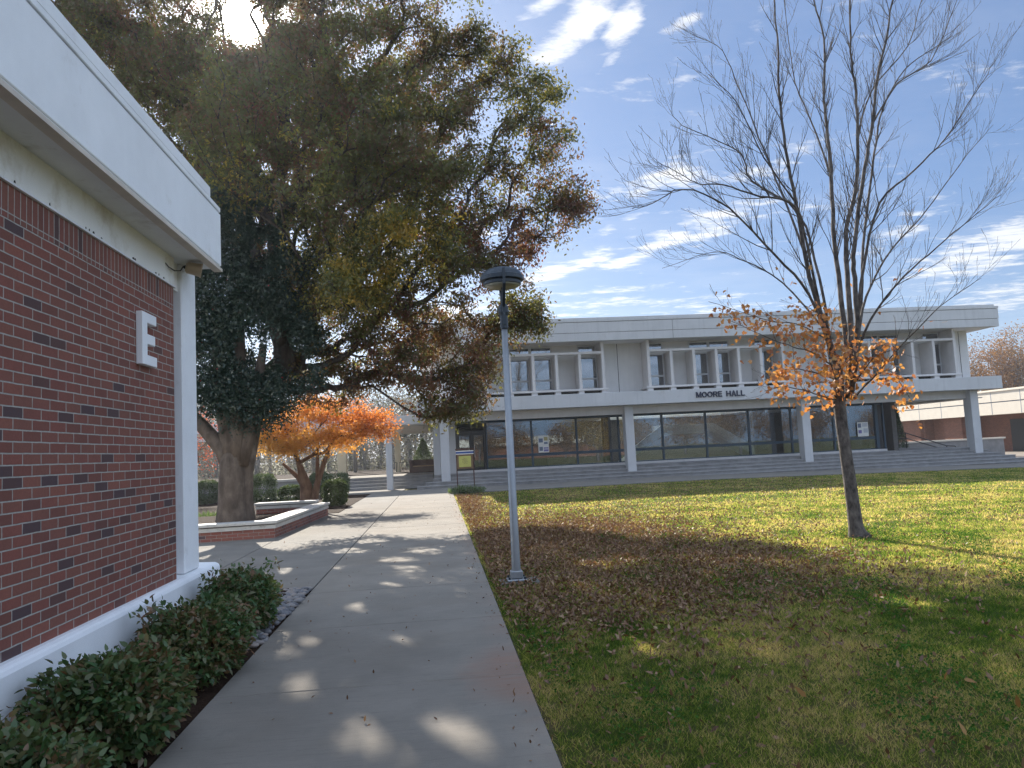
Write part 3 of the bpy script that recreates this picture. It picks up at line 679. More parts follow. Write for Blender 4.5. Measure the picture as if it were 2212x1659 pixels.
b = MB(); b.poly([(29.7, 37.2, -.25), (46, 37.2, -.46), (46, 90, -.46), (29.7, 90, -.25)]); tag(b.build('side_pavement', M['walk']), kind='structure')

# brick building beyond the right end
RB = empty('brick_building', (44, 60, -.5), 'low red brick building with broad cream roof edge beyond the right end of the hall', 'building')
b = MB(); b.box(44, 44.3, 60.9, 63.2, -.6, 2.50); b.box(44, 44.3, 66.5, 95, -.6, 2.50); b.box(45.2, 45.5, 63.2, 66.5, -.6, 2.5); b.box(45.6, 45.9, 40, 60.9, -.6, 2.5); b.build('wall', M['brick_far'], RB)
b = MB(); b.box(44.301, 45.9, 60.6, 60.899, -.6, 2.5); b.box(44.301, 45.5, 63.201, 63.4, -.6, 2.5); b.box(44.301, 45.19, 66.3, 66.499, -.6, 2.5); b.build('return_wall', M['brick_far_x'], RB)
b = MB(); b.box(45.55, 45.599, 55.5, 57.3, -.45, 2.1); b.build('door', M['black'], RB)
b = MB(); b.box(43.3, 56, 36, 96, 2.501, 3.42); b.box(43.3, 56, 36, 96, 3.50, 4.28); b.box(43.22, 56, 36, 96, 4.281, 4.36); b.box(43.38, 56, 36, 96, 4.361, 4.44); b.build('roof_fascia', M['fascia_r'], RB)
b = MB(); b.box(43.4, 55, 36, 96, 3.4201, 3.4999)
for y in np.arange(41, 96, 3.05): b.box(43.293, 43.2995, y - .02, y + .02, 2.51, 4.27)
b.build('fascia_groove', M['ink'], RB)

# ------------------------------------------------------------------ covered walkway and terrace on the left
CN = empty('covered_walkway', (-2, 38, 0), 'pale concrete covered walkway joining the left end of the hall', 'canopy')
b = MB(); b.box(-24, -.1, 37.75, 41.8, 3.10, 3.56); b.box(-2.75, -.1, 41.801, 51.5, 3.105, 3.55); b.build('roof', M['hall'], CN, bevel=.01)
b = MB()
for y in np.arange(40, 51, 2.2): b.box(-2.35, -.15, y, y + .25, 2.96, 3.099)
b.build('ceiling_rib', M['hall_trim'], CN)
for x in (-2.34, -.02):
    b = MB(); b.box(x - .15, x + .15, 37.8, 38.3, -.05 if x < -1 else .3, 3.099); b.build('column', M['hall'], CN, bevel=.01)
b = MB(); b.box(-2.72, -2.36, 49.8, 50.3, .6, 3.099); b.build('rear_column', M['cream'], CN, bevel=.01)
TR = empty('colonnade', (-9, 50, .6), 'thin roof on cream columns across the back of the plaza', 'canopy')
for x in (-15.3, -6.05):
    b = MB(); b.box(x - .27, x + .27, 49.7, 50.3, .6, 3.10); b.build('column', M['cream'], TR, bevel=.01)
b = MB(); b.box(-26, -2.9, 49.4, 50.6, 3.101, 3.30); b.build('roof', M['hall'], TR)
# raised terrace with steps
b = MB(); b.box(-30, -.21, 40.0, 44.3, -.2, .60); tag(b.build('terrace_floor', M['walk'], bevel=.01), kind='structure')
b = MB(); b.box(-30, -.21, 44.301, 64, -.2, .585); tag(b.build('terrace_ground', M['mulch']), kind='structure')
r = empty('terrace_edge', (-15, 40, 0), 'low dark terrace wall with pale cap behind the clipped bushes', 'wall')
b = MB(); b.box(-30, -5.6, 39.7, 39.998, -.1, .60); b.build('wall_body', M['step'], r)
b = MB(); b.box(-30, -5.55, 39.62, 40.05, .601, .72); b.build('cap', M['coping'], r)
b = MB()
for i in range(4): b.box(-5.54, -.26, 38.47 + .37 * i, 39.99, .15 * i - .02, .15 * (i + 1) - .005)
ST = b.build('terrace_steps', M['step'], bevel=.008); tag(ST, 'broad shaded steps up to the covered walkway', 'steps')
r = empty('bench', (-.9, 46, .6), 'dark brown wooden bench box with tan rail on the covered walkway', 'bench')
b = MB(); b.box(-1.66, -.1, 46.0, 46.06, .62, 1.33); b.box(-1.66, -1.46, 45.55, 45.999, .6, 1.30); b.box(-1.459, -.1, 45.55, 45.999, .6, .93); b.build('body', M['wood'], r)
b = MB(); b.box(-1.45, -.1, 45.53, 45.99, .931, .985); b.build('seat_rail', M['wood2'], r)
r = empty('railing', (-2, 49, .6), 'thin black metal railing between cream column and bench', 'railing')
b = MB(); b.tube([(-2.4, 49.2, 1.2), (.2, 49.2, 1.2)], .02, 6); b.tube([(-2.4, 49.2, .72), (.2, 49.2, .72)], .015, 6)
for x in np.arange(-2.4, .2, .22): b.tube([(x, 49.2, .6), (x, 49.2, 1.2)], .011, 5)
b.build('bars', M['iron'], r)
r = empty('grab_rail', (-2.1, 38.4, .7), 'small black grab rail on the walkway column by the terrace steps', 'handrail')
b = MB(); b.tube([(-2.17, 38.1, .80), (-2.02, 38.1, .84), (-1.98, 38.1, 1.28), (-2.17, 38.1, 1.32)], .022, 7); b.build('rail', M['iron'], r)
r = empty('light_pole', (-5.3, 55, .6), 'plain pale grey pole standing beyond the plaza terrace', 'pole')
b = MB(); b.tube([(-5.87, 56, .6), (-5.87, 56, 7)], [.13, .10], 12); b.build('shaft', M['pole'], r, smooth=True)

# ------------------------------------------------------------------ brick planter
PL = empty('planter', (-4.5, 19.5, 0), 'low brick planter with white coping round the thick trunk', 'planter')
def wallrun(pa, pb, mat_b, z_br=.205, zb=.285, zt=.37, th=.30, inward=(0, 0)):
    pa, pb = np.array(pa), np.array(pb); d = _n(pb - pa); n = np.array([d[1], -d[0]])   # n points outward (right of travel)
    def slab(o0, o1, z0, z1, e0=0., e1=0.):
        q = [pa - d * e0 + n * o0, pb + d * e1 + n * o0, pb + d * e1 + n * o1, pa - d * e0 + n * o1]
        b = MB(); b.prism([tuple(v) for v in q], 'z', z0, z1); return b
    slab(0, -th, -.05, z_br).build('brick_base', mat_b, PL)
    slab(.02, -th - .02, z_br + .001, zb, .018, .018).build('white_band', M['coping'], PL)
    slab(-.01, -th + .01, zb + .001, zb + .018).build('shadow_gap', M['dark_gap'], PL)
    slab(.06, -th - .06, zb + .019, zt, .055, .055).build('coping', M['coping'], PL, bevel=.012)
wallrun((-10.5, 16.35), (-3.5, 16.96), M['brick_x'])
wallrun((-3.5, 17.02), (-3.22, 22.9), M['brick_y'], zt=.372)
wallrun((-5.2, 22.75), (-3.55, 22.62), M['brick_x'], .29, .37, .46)
b = MB(); b.poly([(-10.5, 16.5, .12), (-3.6, 17.1, .14), (-3.4, 22.7, .16), (-10.5, 23.5, .14)]); b.build('soil', M['mulch'], PL)
# second bed behind, holding the orange maple and bushes
b = MB(); b.box(-12, -3.0, 23.6, 34.5, -.03, .012); tag(b.build('shrub_bed', M['mulch']), kind='structure')

# ------------------------------------------------------------------ trees
def greedy_tree(root_pts, attract, w=0.35, up=0.0):
    """joins points to the nearest grown node, favouring short ways back to the trunk"""
    nodes = [np.array(p, float) for p in root_pts]; par = [-1] + list(range(len(root_pts) - 1))
    plen = [0.0]
    for i in range(1, len(nodes)): plen.append(plen[-1] + np.linalg.norm(nodes[i] - nodes[i - 1]))
    fork = nodes[-1]; idx = {}; order = np.argsort(np.linalg.norm(attract - fork, axis=1))
    N = len(nodes) + len(attract) * 2
    P = np.zeros((N, 3)); PLn = np.zeros(N); k = len(nodes); P[:k] = nodes; PLn[:k] = plen; start = max(0, k - 2)
    Dv = np.zeros((N, 3)); Dv[:k] = unit(np.vstack([[0, 0, 1], np.diff(np.array(nodes), axis=0)]))
    for i in order:
        a = attract[i]; dv = a - P[start:k]; d = np.linalg.norm(dv, axis=1) + 1e-6
        bend = 1 - (dv * Dv[start:k]).sum(1) / d
        j = start + int(np.argmin(d * (1 + .35 * bend) + w * PLn[start:k]))
        mid = (P[j] + a) / 2 + Dv[j] * np.linalg.norm(a - P[j]) * .12 + rng.normal(size=3) * .03 * np.linalg.norm(a - P[j])
        for q in (mid, a):
            P[k] = q; PLn[k] = PLn[j] + np.linalg.norm(q - P[j]); Dv[k] = _n(q - P[j]); par.append(j); j = k; k += 1
        idx[i] = j
    greedy_tree.idx = np.array([idx[i] for i in range(len(attract))])
    return P[:k], np.array(par)
def pipe(P, par, tip, ex, rmax=None):
    k = len(P); acc = np.zeros(k); r = np.zeros(k)
    for i in range(k - 1, -1, -1):
        if acc[i] == 0: acc[i] = tip ** ex
        r[i] = acc[i] ** (1 / ex)
        if par[i] >= 0: acc[par[i]] += acc[i]
    return r
def skeleton_mesh(P, par, r, name, mat, parent, nmin=4):
    k = len(P); kids = [[] for _ in range(k)]
    for i in range(1, k): kids[par[i]].append(i)
    b = MB(); stack = [(0, None)]
    while stack:
        i, frm = stack.pop(); chain = [] if frm is None else [frm]; cur = i
        while True:
            chain.append(cur)
            if not kids[cur]: break
            ks = sorted(kids[cur], key=lambda q: -r[q])
            for q in ks[1:]: stack.append((q, cur))
            cur = ks[0]
        if len(chain) < 2: continue
        rr = [min(r[c_], r[chain[1]] * 1.0) if (n == 0 and frm is not None) else r[c_] for n, c_ in enumerate(chain)]
        n = 10 if max(rr) > .12 else 7 if max(rr) > .05 else nmin
        b.tube(P[chain], rr, n)
    return b.build(name, mat, parent, smooth=True)

# --- large zelkova over the plaza: lumps of the crown (x, y, radius, distance, tone)
LUMPS = [(1010, 80, 105, 20, .45), (1085, 140, 75, 20.5, .5), (1135, 225, 68, 20, .6), (1175, 190, 40, 20.5, .6), (1185, 320, 66, 20, .35), (1215, 420, 62, 19.5, .3), (1235, 465, 42, 19.5, .25), (1150, 500, 72, 20, .2), (1080, 420, 105, 20, .45), (1010, 290, 115, 19, .5),
  (930, 150, 135, 21, .4), (1005, 545, 95, 19.5, .3), (1060, 560, 70, 19, .25), (1130, 655, 52, 20, .55), (1095, 700, 62, 20, .35), (1150, 690, 34, 20, .5), (1020, 720, 85, 19.5, .3), (1030, 800, 58, 20, .35), (1010, 865, 48, 20, .45), (950, 880, 50, 20, .4), (900, 800, 85, 20, .25), (830, 760, 80, 20, .3),
  (860, 650, 100, 20, .3), (940, 640, 90, 19.8, .3), (780, 560, 105, 18, .72), (840, 510, 75, 17, .84), (700, 490, 105, 18.5, .62), (900, 480, 80, 17.5, .78), (770, 640, 78, 18, .72), (740, 600, 52, 17, .8), (960, 560, 70, 18, .66), (680, 600, 70, 18.5, .66), (850, 400, 135, 19, .45), (800, 300, 140, 20, .35), (650, 330, 140, 21, .4), (700, 150, 150, 20, .35), (850, 40, 130, 20, .4),
  (560, 190, 140, 21, .45), (480, 330, 130, 21, .5), (420, 200, 140, 22, .45), (330, 100, 120, 22, .5), (250, 10, 100, 22, .5), (600, 50, 140, 20, .35), (450, 50, 130, 22, .4), (500, 450, 110, 21.5, .4), (570, 560, 100, 21.5, .35), (690, 640, 90, 20, .5), (750, 720, 70, 20, .35), (740, 800, 62, 21, .4), (690, 790, 60, 21, .4),
  (340, 190, 95, 21, .5), (400, 290, 80, 21, .5), (445, 380, 70, 21, .45), (255, 80, 90, 21.5, .5), (190, 10, 85, 21.5, .5), (480, 430, 70, 20.5, .4), (680, 820, 58, 21, .3), (740, 845, 42, 21, .35), (795, 805, 58, 20.5, .3), (640, 720, 62, 20.8, .35), (665, 775, 62, 21, .3), (620, 640, 70, 20.5, .35),
  (200, 60, 75, 21, .5), (150, -5, 75, 21.5, .5), (290, 140, 75, 21, .5), (115, -75, 85, 22, .5), (500, 250, 90, 20, .5), (420, 130, 90, 20, .5),
  (300, -120, 140, 22, .5), (500, -130, 160, 21, .4), (700, -140, 160, 20, .4), (890, -120, 110, 20, .45), (600, -280, 140, 21, .4), (780, -250, 110, 20, .4), (180, -80, 110, 22, .5),
  (600, 300, 190, 24.5, .3), (800, 400, 180, 24.5, .3), (900, 250, 140, 24.5, .35), (720, 600, 140, 24, .3), (940, 500, 120, 23.5, .25), (500, 150, 190, 25, .35), (900, 720, 90, 23, .3), (650, 50, 170, 24.5, .3),
  (700, 350, 150, 16.5, .5), (850, 250, 130, 16.5, .5), (600, 200, 160, 16.5, .45), (740, 120, 140, 16.5, .45), (500, 300, 130, 16.5, .5), (950, 370, 90, 17, .5)]
ZK = empty('zelkova_tree', (-4.1, 19.75, .1), 'huge zelkova with thinning brown and olive autumn leaves spreading over the plaza', 'tree')
att = []; ton = []
for x, y, rad, Y, tn in LUMPS:
    c_ = at(x, y, Y); R = rad * Y / 1661.0; n = int(13 + 20 * R ** 2.1)
    v = unit(rng.normal(size=(n, 3))) * (rng.random((n, 1)) ** .42) * R
    v[:, 1] *= 1.15; v[:, 2] *= .95
    att.append(c_ + v); ton.append(np.clip(np.full(n, tn) + rng.normal(size=n) * .15, 0, 1.0))
att = np.vstack(att); ton = np.concatenate(ton)
av = att - EYE; av /= np.linalg.norm(av, axis=1, keepdims=True); ok = np.degrees(np.arccos(np.clip(av @ SUN, -1, 1))) > 1.25
att, ton = att[ok], ton[ok]
trunk = [(-4.95, 19.6, -.05), (-4.93, 19.6, .8), (-4.88, 19.6, 1.7), (-4.75, 19.6, 2.7)]
P, par = greedy_tree(trunk, att, .30)
r = pipe(P, par, .0085, 2.03); r = np.minimum(r, .31); r[:4] = [.40, .32, .31, .31]
skeleton_mesh(P, par, r, 'trunk', B['zelkova'], ZK)
# leaves hang in flat sprays round each twig; a few big limbs are left clear
K = 92
ni = greedy_tree.idx; pa = P[par[ni]]; gp = P[np.maximum(par[par[ni]], 0)]
tw = np.concatenate([np.full(len(ni), 2), ]); t_ = rng.uniform(-.15, 1.15, (len(ni), K, 1))
near = unit(att - gp) * np.minimum(np.linalg.norm(att - gp, axis=1, keepdims=True), .75)
pos = (att[:, None] - near[:, None] * (1 - t_) + rng.normal(size=(len(ni), K, 3)) * np.array([.115, .115, .08]) * (1.25 - .3 * t_)).reshape(-1, 3)
side = rng.normal(size=(len(ni), 3, 3)); side = unit(unit(near)[:, None] * .9 + unit(side) * .9)      # three side sprays on each twig
sp = rng.integers(0, 3, (len(ni), K)); tt_ = rng.uniform(0, .40, (len(ni), K, 1))
spr = np.take_along_axis(side, sp[:, :, None], axis=1) * tt_; use = rng.random((len(ni), K, 1)) < .62
pos = pos + (spr * use).reshape(-1, 3)
tl = np.repeat(ton, K)
sunr = pos - EYE; sunr = sunr / np.linalg.norm(sunr, axis=1, keepdims=True)
angs = np.degrees(np.arccos(np.clip(sunr @ SUN, -1, 1)))
keep = rng.random(len(pos)) < np.clip((angs - .75) / 1.5, .02, 1)          # the thin spot in the crown where the sun breaks through
# gaps in the crown that let the sun spots through to the walk and lawn: (ground x, ground y, half width)
GAPS = [(-.94, 5.70, .24), (-.80, 5.55, .20), (-.42, 4.66, .22), (-.16, 4.55, .20), (.08, 4.53, .18), (-1.35, 7.05, .22), (-1.15, 6.95, .18), (-.45, 6.80, .20), (-1.55, 7.4, .16), (-2.6, 10.9, .30), (-2.3, 11.6, .28), (-1.75, 11.8, .34), (-1.6, 13.7, .40), (-1.3, 15.0, .40),
        (-1.85, 10.8, .26), (-.5, 11.2, .22), (-.65, 9.9, .18), (2.1, 10.4, .34), (2.6, 10.6, .30), (-.3, 13.2, .36), (-2.2, 17.2, .4), (.1, 16.4, .4), (-.75, 12.2, .30), (.2, 9.0, .16), (-.9, 8.6, .16), (3.2, 9.0, .2), (4.4, 7.2, .22), (1.6, 6.2, .18)]
for gx_, gy_, hw in GAPS:
    d0 = pos - np.array([gx_, gy_, 0.0]); al = d0 @ SUN; dist = np.linalg.norm(d0 - al[:, None] * SUN, axis=1)
    keep &= ~((dist < hw * (1.0 + .35 * np.sin(al * 3 + gx_ * 9))) & (rng.random(len(pos)) < .97))
pos, tl = pos[keep], tl[keep]
sz = rng.uniform(.075, .130, len(pos))
V, k = leaf_verts(pos, sz, sz * .46, 'rhomb', down=.9, up_bias=.4)
arr_mesh('crown', V, k, L['zelkova'], ZK, tone=np.clip(tl + rng.normal(size=len(tl)) * .06, 0, 1))
print('zelkova leaves', len(pos), 'nodes', len(P))

# --- holly in the planter
HY = empty('holly_tree', (-4.75, 18.6, .1), 'dense dark evergreen holly on a thick grey trunk in the brick planter', 'tree')
b = MB()
def T(x, y, Y=18.6): return tuple(at(x, y, Y))
b.tube([(-4.80, 18.6, -.05), (-4.79, 18.6, .18), (-4.78, 18.6, .6), (-4.77, 18.6, 1.3), (-4.75, 18.6, 1.75), (-4.74, 18.6, 2.3)], [.48, .40, .34, .31, .30, .10], 18)
b.tube([(-4.50, 18.70, -.05), (-4.52, 18.70, .2), (-4.54, 18.70, .7), (-4.50, 18.70, 1.4), (-4.32, 18.70, 2.3), (-4.1, 18.70, 3.1)], [.34, .25, .20, .18, .17, .14], 14)
b.tube([(-4.74, 18.6, 1.35), (-4.98, 18.6, 1.95), (-5.45, 18.6, 2.55), (-5.9, 18.6, 3.0)], [.24, .19, .16, .13], 12)
b.tube([(-4.72, 18.6, 1.6), (-4.85, 18.6, 2.3), (-5.0, 18.6, 3.2), (-5.1, 18.6, 4.4)], [.28, .22, .17, .1], 12)
b.tube([(-4.68, 18.6, 1.7), (-4.62, 18.55, 2.4), (-4.55, 18.5, 3.4), (-4.5, 18.5, 6.2)], [.28, .22, .17, .06], 12)
b.tube([(-4.62, 18.6, 1.6), (-4.40, 18.6, 2.3), (-4.2, 18.6, 3.2), (-4.0, 18.6, 4.4)], [.25, .20, .15, .08], 12)
b.build('trunk', B['holly'], HY, smooth=True)
pts = []
HL_L = [(545, 870, 75), (500, 850, 70), (590, 850, 70), (480, 740, 95), (560, 740, 100), (620, 770, 48), (490, 620, 95), (570, 610, 95), (630, 660, 45), (510, 520, 80), (580, 520, 70), (545, 450, 50), (430, 700, 80), (400, 560, 80), (440, 840, 60), (600, 440, 40), (660, 720, 50), (665, 820, 42), (640, 560, 55), (540, 400, 45), (480, 440, 60)]
for x, y, rad in HL_L:
    c_ = at(x, y, 18.5); R = rad * 18.5 / 1661; n = int(7600 * R * R)
    v = unit(rng.normal(size=(n, 3))); v = v * (rng.random((n, 1)) ** .28) * R * (.86 + .22 * np.sin(v[:, :1] * 9 + x) * np.sin(v[:, 2:] * 8 + y)); pts.append(c_ + v)
pts = np.vstack(pts); tw_ = rng.normal(size=(len(pts) // 14, 3)) * .17; pts += tw_[rng.integers(0, len(tw_), len(pts))] * .6 + rng.normal(size=pts.shape) * .07
kp = np.ones(len(pts), bool)
for gx_, gy_, hw in GAPS:
    d0 = pts - np.array([gx_, gy_, 0.0]); al = d0 @ SUN; kp &= np.linalg.norm(d0 - al[:, None] * SUN, axis=1) > hw * 1.05
pts = pts[kp]
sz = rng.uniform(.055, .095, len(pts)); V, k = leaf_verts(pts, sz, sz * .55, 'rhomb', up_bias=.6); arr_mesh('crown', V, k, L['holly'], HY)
bp = pts[rng.choice(len(pts), 60, replace=False)]
b = MB()
for q in bp: b.lathe([(.004, q[2] - .02), (.02, q[2]), (.004, q[2] + .02)], q[0], q[1], 6)
b.build('berries', plain('holly_berry', (.30, .02, .02), .4), HY)

# --- orange Japanese maple
JM = empty('japanese_maple', (-4.15, 25.4, .0), 'orange and gold japanese maple with forked trunk behind the planter', 'tree')
att = []
for x, y, rad, Y in [(600, 940, 48, 25), (640, 905, 50, 25.5), (650, 955, 45, 24.6), (700, 900, 48, 25), (700, 945, 45, 24.4), (750, 900, 48, 25.5), (770, 935, 42, 24.8), (800, 905, 40, 25.5), (815, 930, 32, 25), (580, 955, 40, 24.6), (570, 915, 36, 25), (620, 965, 36, 24.5), (670, 880, 35, 26), (740, 950, 35, 26)]:
    c_ = at(x, y, Y); R = rad * Y / 1661; n = 22; v = rng.normal(size=(n, 3)) * R * .5; v[:, 2] *= .62; att.append(c_ + v)
att = np.vstack(att)
jt = [(-4.2, 25.4, -.05), (-4.22, 25.4, .35), (-4.24, 25.4, .8)]
P, par = greedy_tree(jt, att, .2); r = pipe(P, par, .008, 2.1); r[:3] = [.30, .22, .19]
skeleton_mesh(P, par, r, 'trunk', B['jmaple'], JM)
b = MB(); b.tube([(-4.05, 25.35, -.05), (-3.95, 25.35, .5), (-3.85, 25.35, .95), (-3.60, 25.35, 1.6), (-3.45, 25.35, 2.1)], [.16, .12, .10, .07, .05], 9)
b.tube([(-3.87, 25.35, .9), (-3.85, 25.35, 1.5), (-3.82, 25.35, 2.2)], [.07, .055, .04], 8); b.tube([(-4.27, 25.4, .75), (-4.5, 25.4, 1.1), (-4.95, 25.4, 1.55)], [.10, .075, .05], 8); b.build('side_stem', B['jmaple'], JM, smooth=True)
K = 85; pos = np.repeat(att, K, axis=0) + rng.normal(size=(len(att) * K, 3)) * np.array([.17, .17, .09])
pos = pos[pos[:, 2] > 1.55]
sz = rng.uniform(.045, .08, len(pos)); V, k = leaf_verts(pos, sz, sz * .7, 'rhomb', up_bias=.8)
jt_ = np.clip(.95 - (pos[:, 2] - 1.6) * .38 - (pos[:, 0] + 4.6) * .16 + rng.normal(size=len(pos)) * .08, 0, 1); arr_mesh('crown', V, k, L['jmaple'], JM, tone=jt_)

# --- red maple peeping between post and trunk
RM = empty('red_maple', (-10.6, 34, 0), 'small red maple showing between the white post and holly trunk', 'tree')
att = np.vstack([at(x, y, 33.5) + rng.normal(size=(16, 3)) * np.array([.45, .45, .3]) for x, y in [(440, 900), (470, 925), (455, 950), (480, 965), (410, 930), (440, 985)]])
P, par = greedy_tree([(-10.9, 34, -.05), (-10.9, 34, 1.2)], att, .2); r = pipe(P, par, .008, 2.2); skeleton_mesh(P, par, r, 'trunk', B['jmaple'], RM)
pos = np.repeat(att, 12, axis=0) + rng.normal(size=(len(att) * 12, 3)) * .2; sz = rng.uniform(.06, .1, len(pos))
V, k = leaf_verts(pos, sz, sz * .7, 'rhomb'); arr_mesh('crown', V, k, L['redmaple'], RM)

# --- young maple on the lawn, nearly bare
BT = empty('young_maple', (6.47, 11.6, 0), 'young maple on the lawn, bare above with orange leaves clinging low', 'tree')
D0 = 11.6
b = MB()
def limb(pix, depths, r0, r1, n=7):
    pts = np.array([at(x, y, D0 + d) for (x, y), d in zip(pix, depths)])
    tt = np.linspace(0, len(pts) - 1, len(pts) * 4 - 3); out_ = []
    for q in tt:                                           # smooth the polyline
        i = min(int(q), len(pts) - 2); f = q - i; p0, p1, p2, p3 = pts[max(i - 1, 0)], pts[i], pts[i + 1], pts[min(i + 2, len(pts) - 1)]
        out_.append(.5 * ((2 * p1) + (-p0 + p2) * f + (2 * p0 - 5 * p1 + 4 * p2 - p3) * f * f + (-p0 + 3 * p1 - 3 * p2 + p3) * f ** 3))
    out_ = np.array(out_); out_[1:] += rng.normal(size=(len(out_) - 1, 3)) * .006
    q_ = np.linspace(0, 1, len(out_)); rr = r1 + (r0 * .66 - r1) * (1 - q_) ** 1.25; b.tube(out_, rr, n); return out_, rr
LIMBS = []
def add_limb(*a, **k_): LIMBS.append(limb(*a, **k_))
trunk_pts = [(6.50, 11.6, -.05), (6.47, 11.6, .05), (6.455, 11.6, .15), (6.44, 11.6, .5), (6.40, 11.6, 1.2), (6.37, 11.6, 1.7), (6.36, 11.6, 2.05), (6.37, 11.6, 2.4), (6.38, 11.6, 2.8)]
b.tube(trunk_pts, [.19, .14, .112, .100, .092, .090, .092, .084, .070], 14)
add_limb([(1822, 868), (1808, 800), (1790, 730), (1760, 640), (1741, 553), (1720, 440), (1696, 320), (1683, 200), (1680, 80), (1665, -60), (1660, -170)], [0, 0, -.1, -.2, -.3, -.45, -.6, -.7, -.8, -.9, -1], .082, .008)
add_limb([(1832, 860), (1830, 770), (1818, 650), (1804, 533), (1796, 383), (1786, 267), (1780, 200), (1780, 83), (1758, 0), (1745, -120), (1740, -230)], [0, .1, .2, .3, .5, .6, .6, .7, .7, .8, .9], .080, .007)
add_limb([(1838, 850), (1838, 740), (1832, 620), (1828, 500), (1848, 417), (1853, 300), (1848, 200), (1838, 110), (1836, -20), (1845, -180), (1850, -300)], [0, 0, 0, .1, .1, 0, 0, -.1, -.2, -.2, -.2], .078, .007)
add_limb([(1840, 845), (1852, 720), (1846, 600), (1845, 533), (1868, 367), (1885, 267), (1895, 167), (1915, 83), (1928, 0), (1950, -140), (1960, -240)], [0, -.2, -.3, -.4, -.6, -.7, -.8, -.9, -1, -1.2, -1.3], .072, .007)
add_limb([(1846, 800), (1860, 680), (1865, 533), (1888, 333), (1908, 233), (1955, 150), (2008, 110), (2058, 77)], [.1, .4, .6, .9, 1.1, 1.2, 1.3, 1.3], .050, .005)
add_limb([(1852, 700), (1865, 580), (1900, 440), (1975, 367), (2041, 300), (2108, 200), (2148, 137)], [0, -.2, -.4, -.7, -.9, -1.2, -1.3], .042, .004)
add_limb([(1846, 760), (1872, 640), (1925, 540), (1991, 467), (2091, 333), (2145, 270)], [0, .3, .6, .9, 1.2, 1.4], .038, .004)
add_limb([(1842, 800), (1880, 690), (1950, 600), (2025, 533), (2091, 477), (2161, 420)], [0, -.4, -.8, -1.1, -1.3, -1.5], .034, .004)
add_limb([(1790, 725), (1770, 600), (1725, 460), (1625, 390), (1601, 333), (1541, 300), (1474, 270), (1445, 235)], [-.1, 0, .3, .6, .7, .9, 1.0, 1.1], .040, .004)
add_limb([(1775, 690), (1750, 560), (1718, 447), (1641, 423), (1560, 400), (1508, 397), (1474, 377), (1420, 350)], [-.1, -.5, -.8, -1.0, -1.2, -1.3, -1.4, -1.5], .036, .004)
add_limb([(1800, 780), (1750, 640), (1675, 553), (1575, 450), (1474, 407), (1410, 440), (1365, 452)], [0, -.4, -.7, -1.0, -1.2, -1.3, -1.4], .040, .004)
add_limb([(1770, 700), (1690, 610), (1600, 560), (1540, 545), (1430, 580)], [.1, .5, .8, 1.0, 1.2], .026, .003)
add_limb([(1741, 553), (1690, 420), (1640, 300), (1600, 200), (1560, 110), (1510, 80)], [-.3, .1, .4, .6, .8, .9], .032, .004)
add_limb([(1796, 383), (1760, 280), (1720, 180), (1700, 60), (1690, -60)], [.5, .9, 1.2, 1.4, 1.5], .028, .004)
add_limb([(1853, 300), (1880, 200), (1960, 100), (1985, 20), (2010, -60)], [0, .5, .8, 1.0, 1.1], .026, .004)
add_limb([(1885, 267), (1940, 180), (2010, 130), (2060, 20), (2080, -40)], [-.7, -.6, -.5, -.4, -.3], .024, .004)
add_limb([(1720, 440), (1650, 340), (1590, 220), (1530, 160)], [-.45, -.9, -1.3, -1.5], .022, .004)
add_limb([(1845, 860), (1900, 800), (2000, 690), (2060, 640), (2120, 600)], [0, -.3, -.9, -1.2, -1.4], .024, .003)
# low twiggy boughs that still hold leaves
LOW = []
for pix, dep in [([(1812, 868), (1760, 850), (1700, 835), (1650, 845)], [0, -.2, -.4, -.5]), ([(1805, 820), (1740, 800), (1690, 800), (1660, 815)], [0, .2, .3, .4]), ([(1800, 790), (1750, 760), (1700, 745), (1640, 720), (1570, 690)], [0, -.3, -.5, -.6, -.8]),
                 ([(1790, 735), (1720, 700), (1650, 690), (1530, 650)], [0, .3, .5, .8]), ([(1842, 860), (1880, 820), (1920, 800), (1945, 830), (1965, 860)], [0, .2, .3, .35, .4]), ([(1845, 830), (1890, 770), (1940, 755)], [0, -.4, -.6]),
                 ([(1835, 840), (1838, 780), (1825, 730)], [0, -.4, -.6]), ([(1815, 850), (1800, 800), (1790, 770)], [0, -.5, -.9]), ([(1800, 760), (1780, 690), (1740, 660)], [0, -.3, -.5])]:
    pts, rr = limb(pix, dep, .020, .004, 5); LOW.append(pts)
twig_tips = []
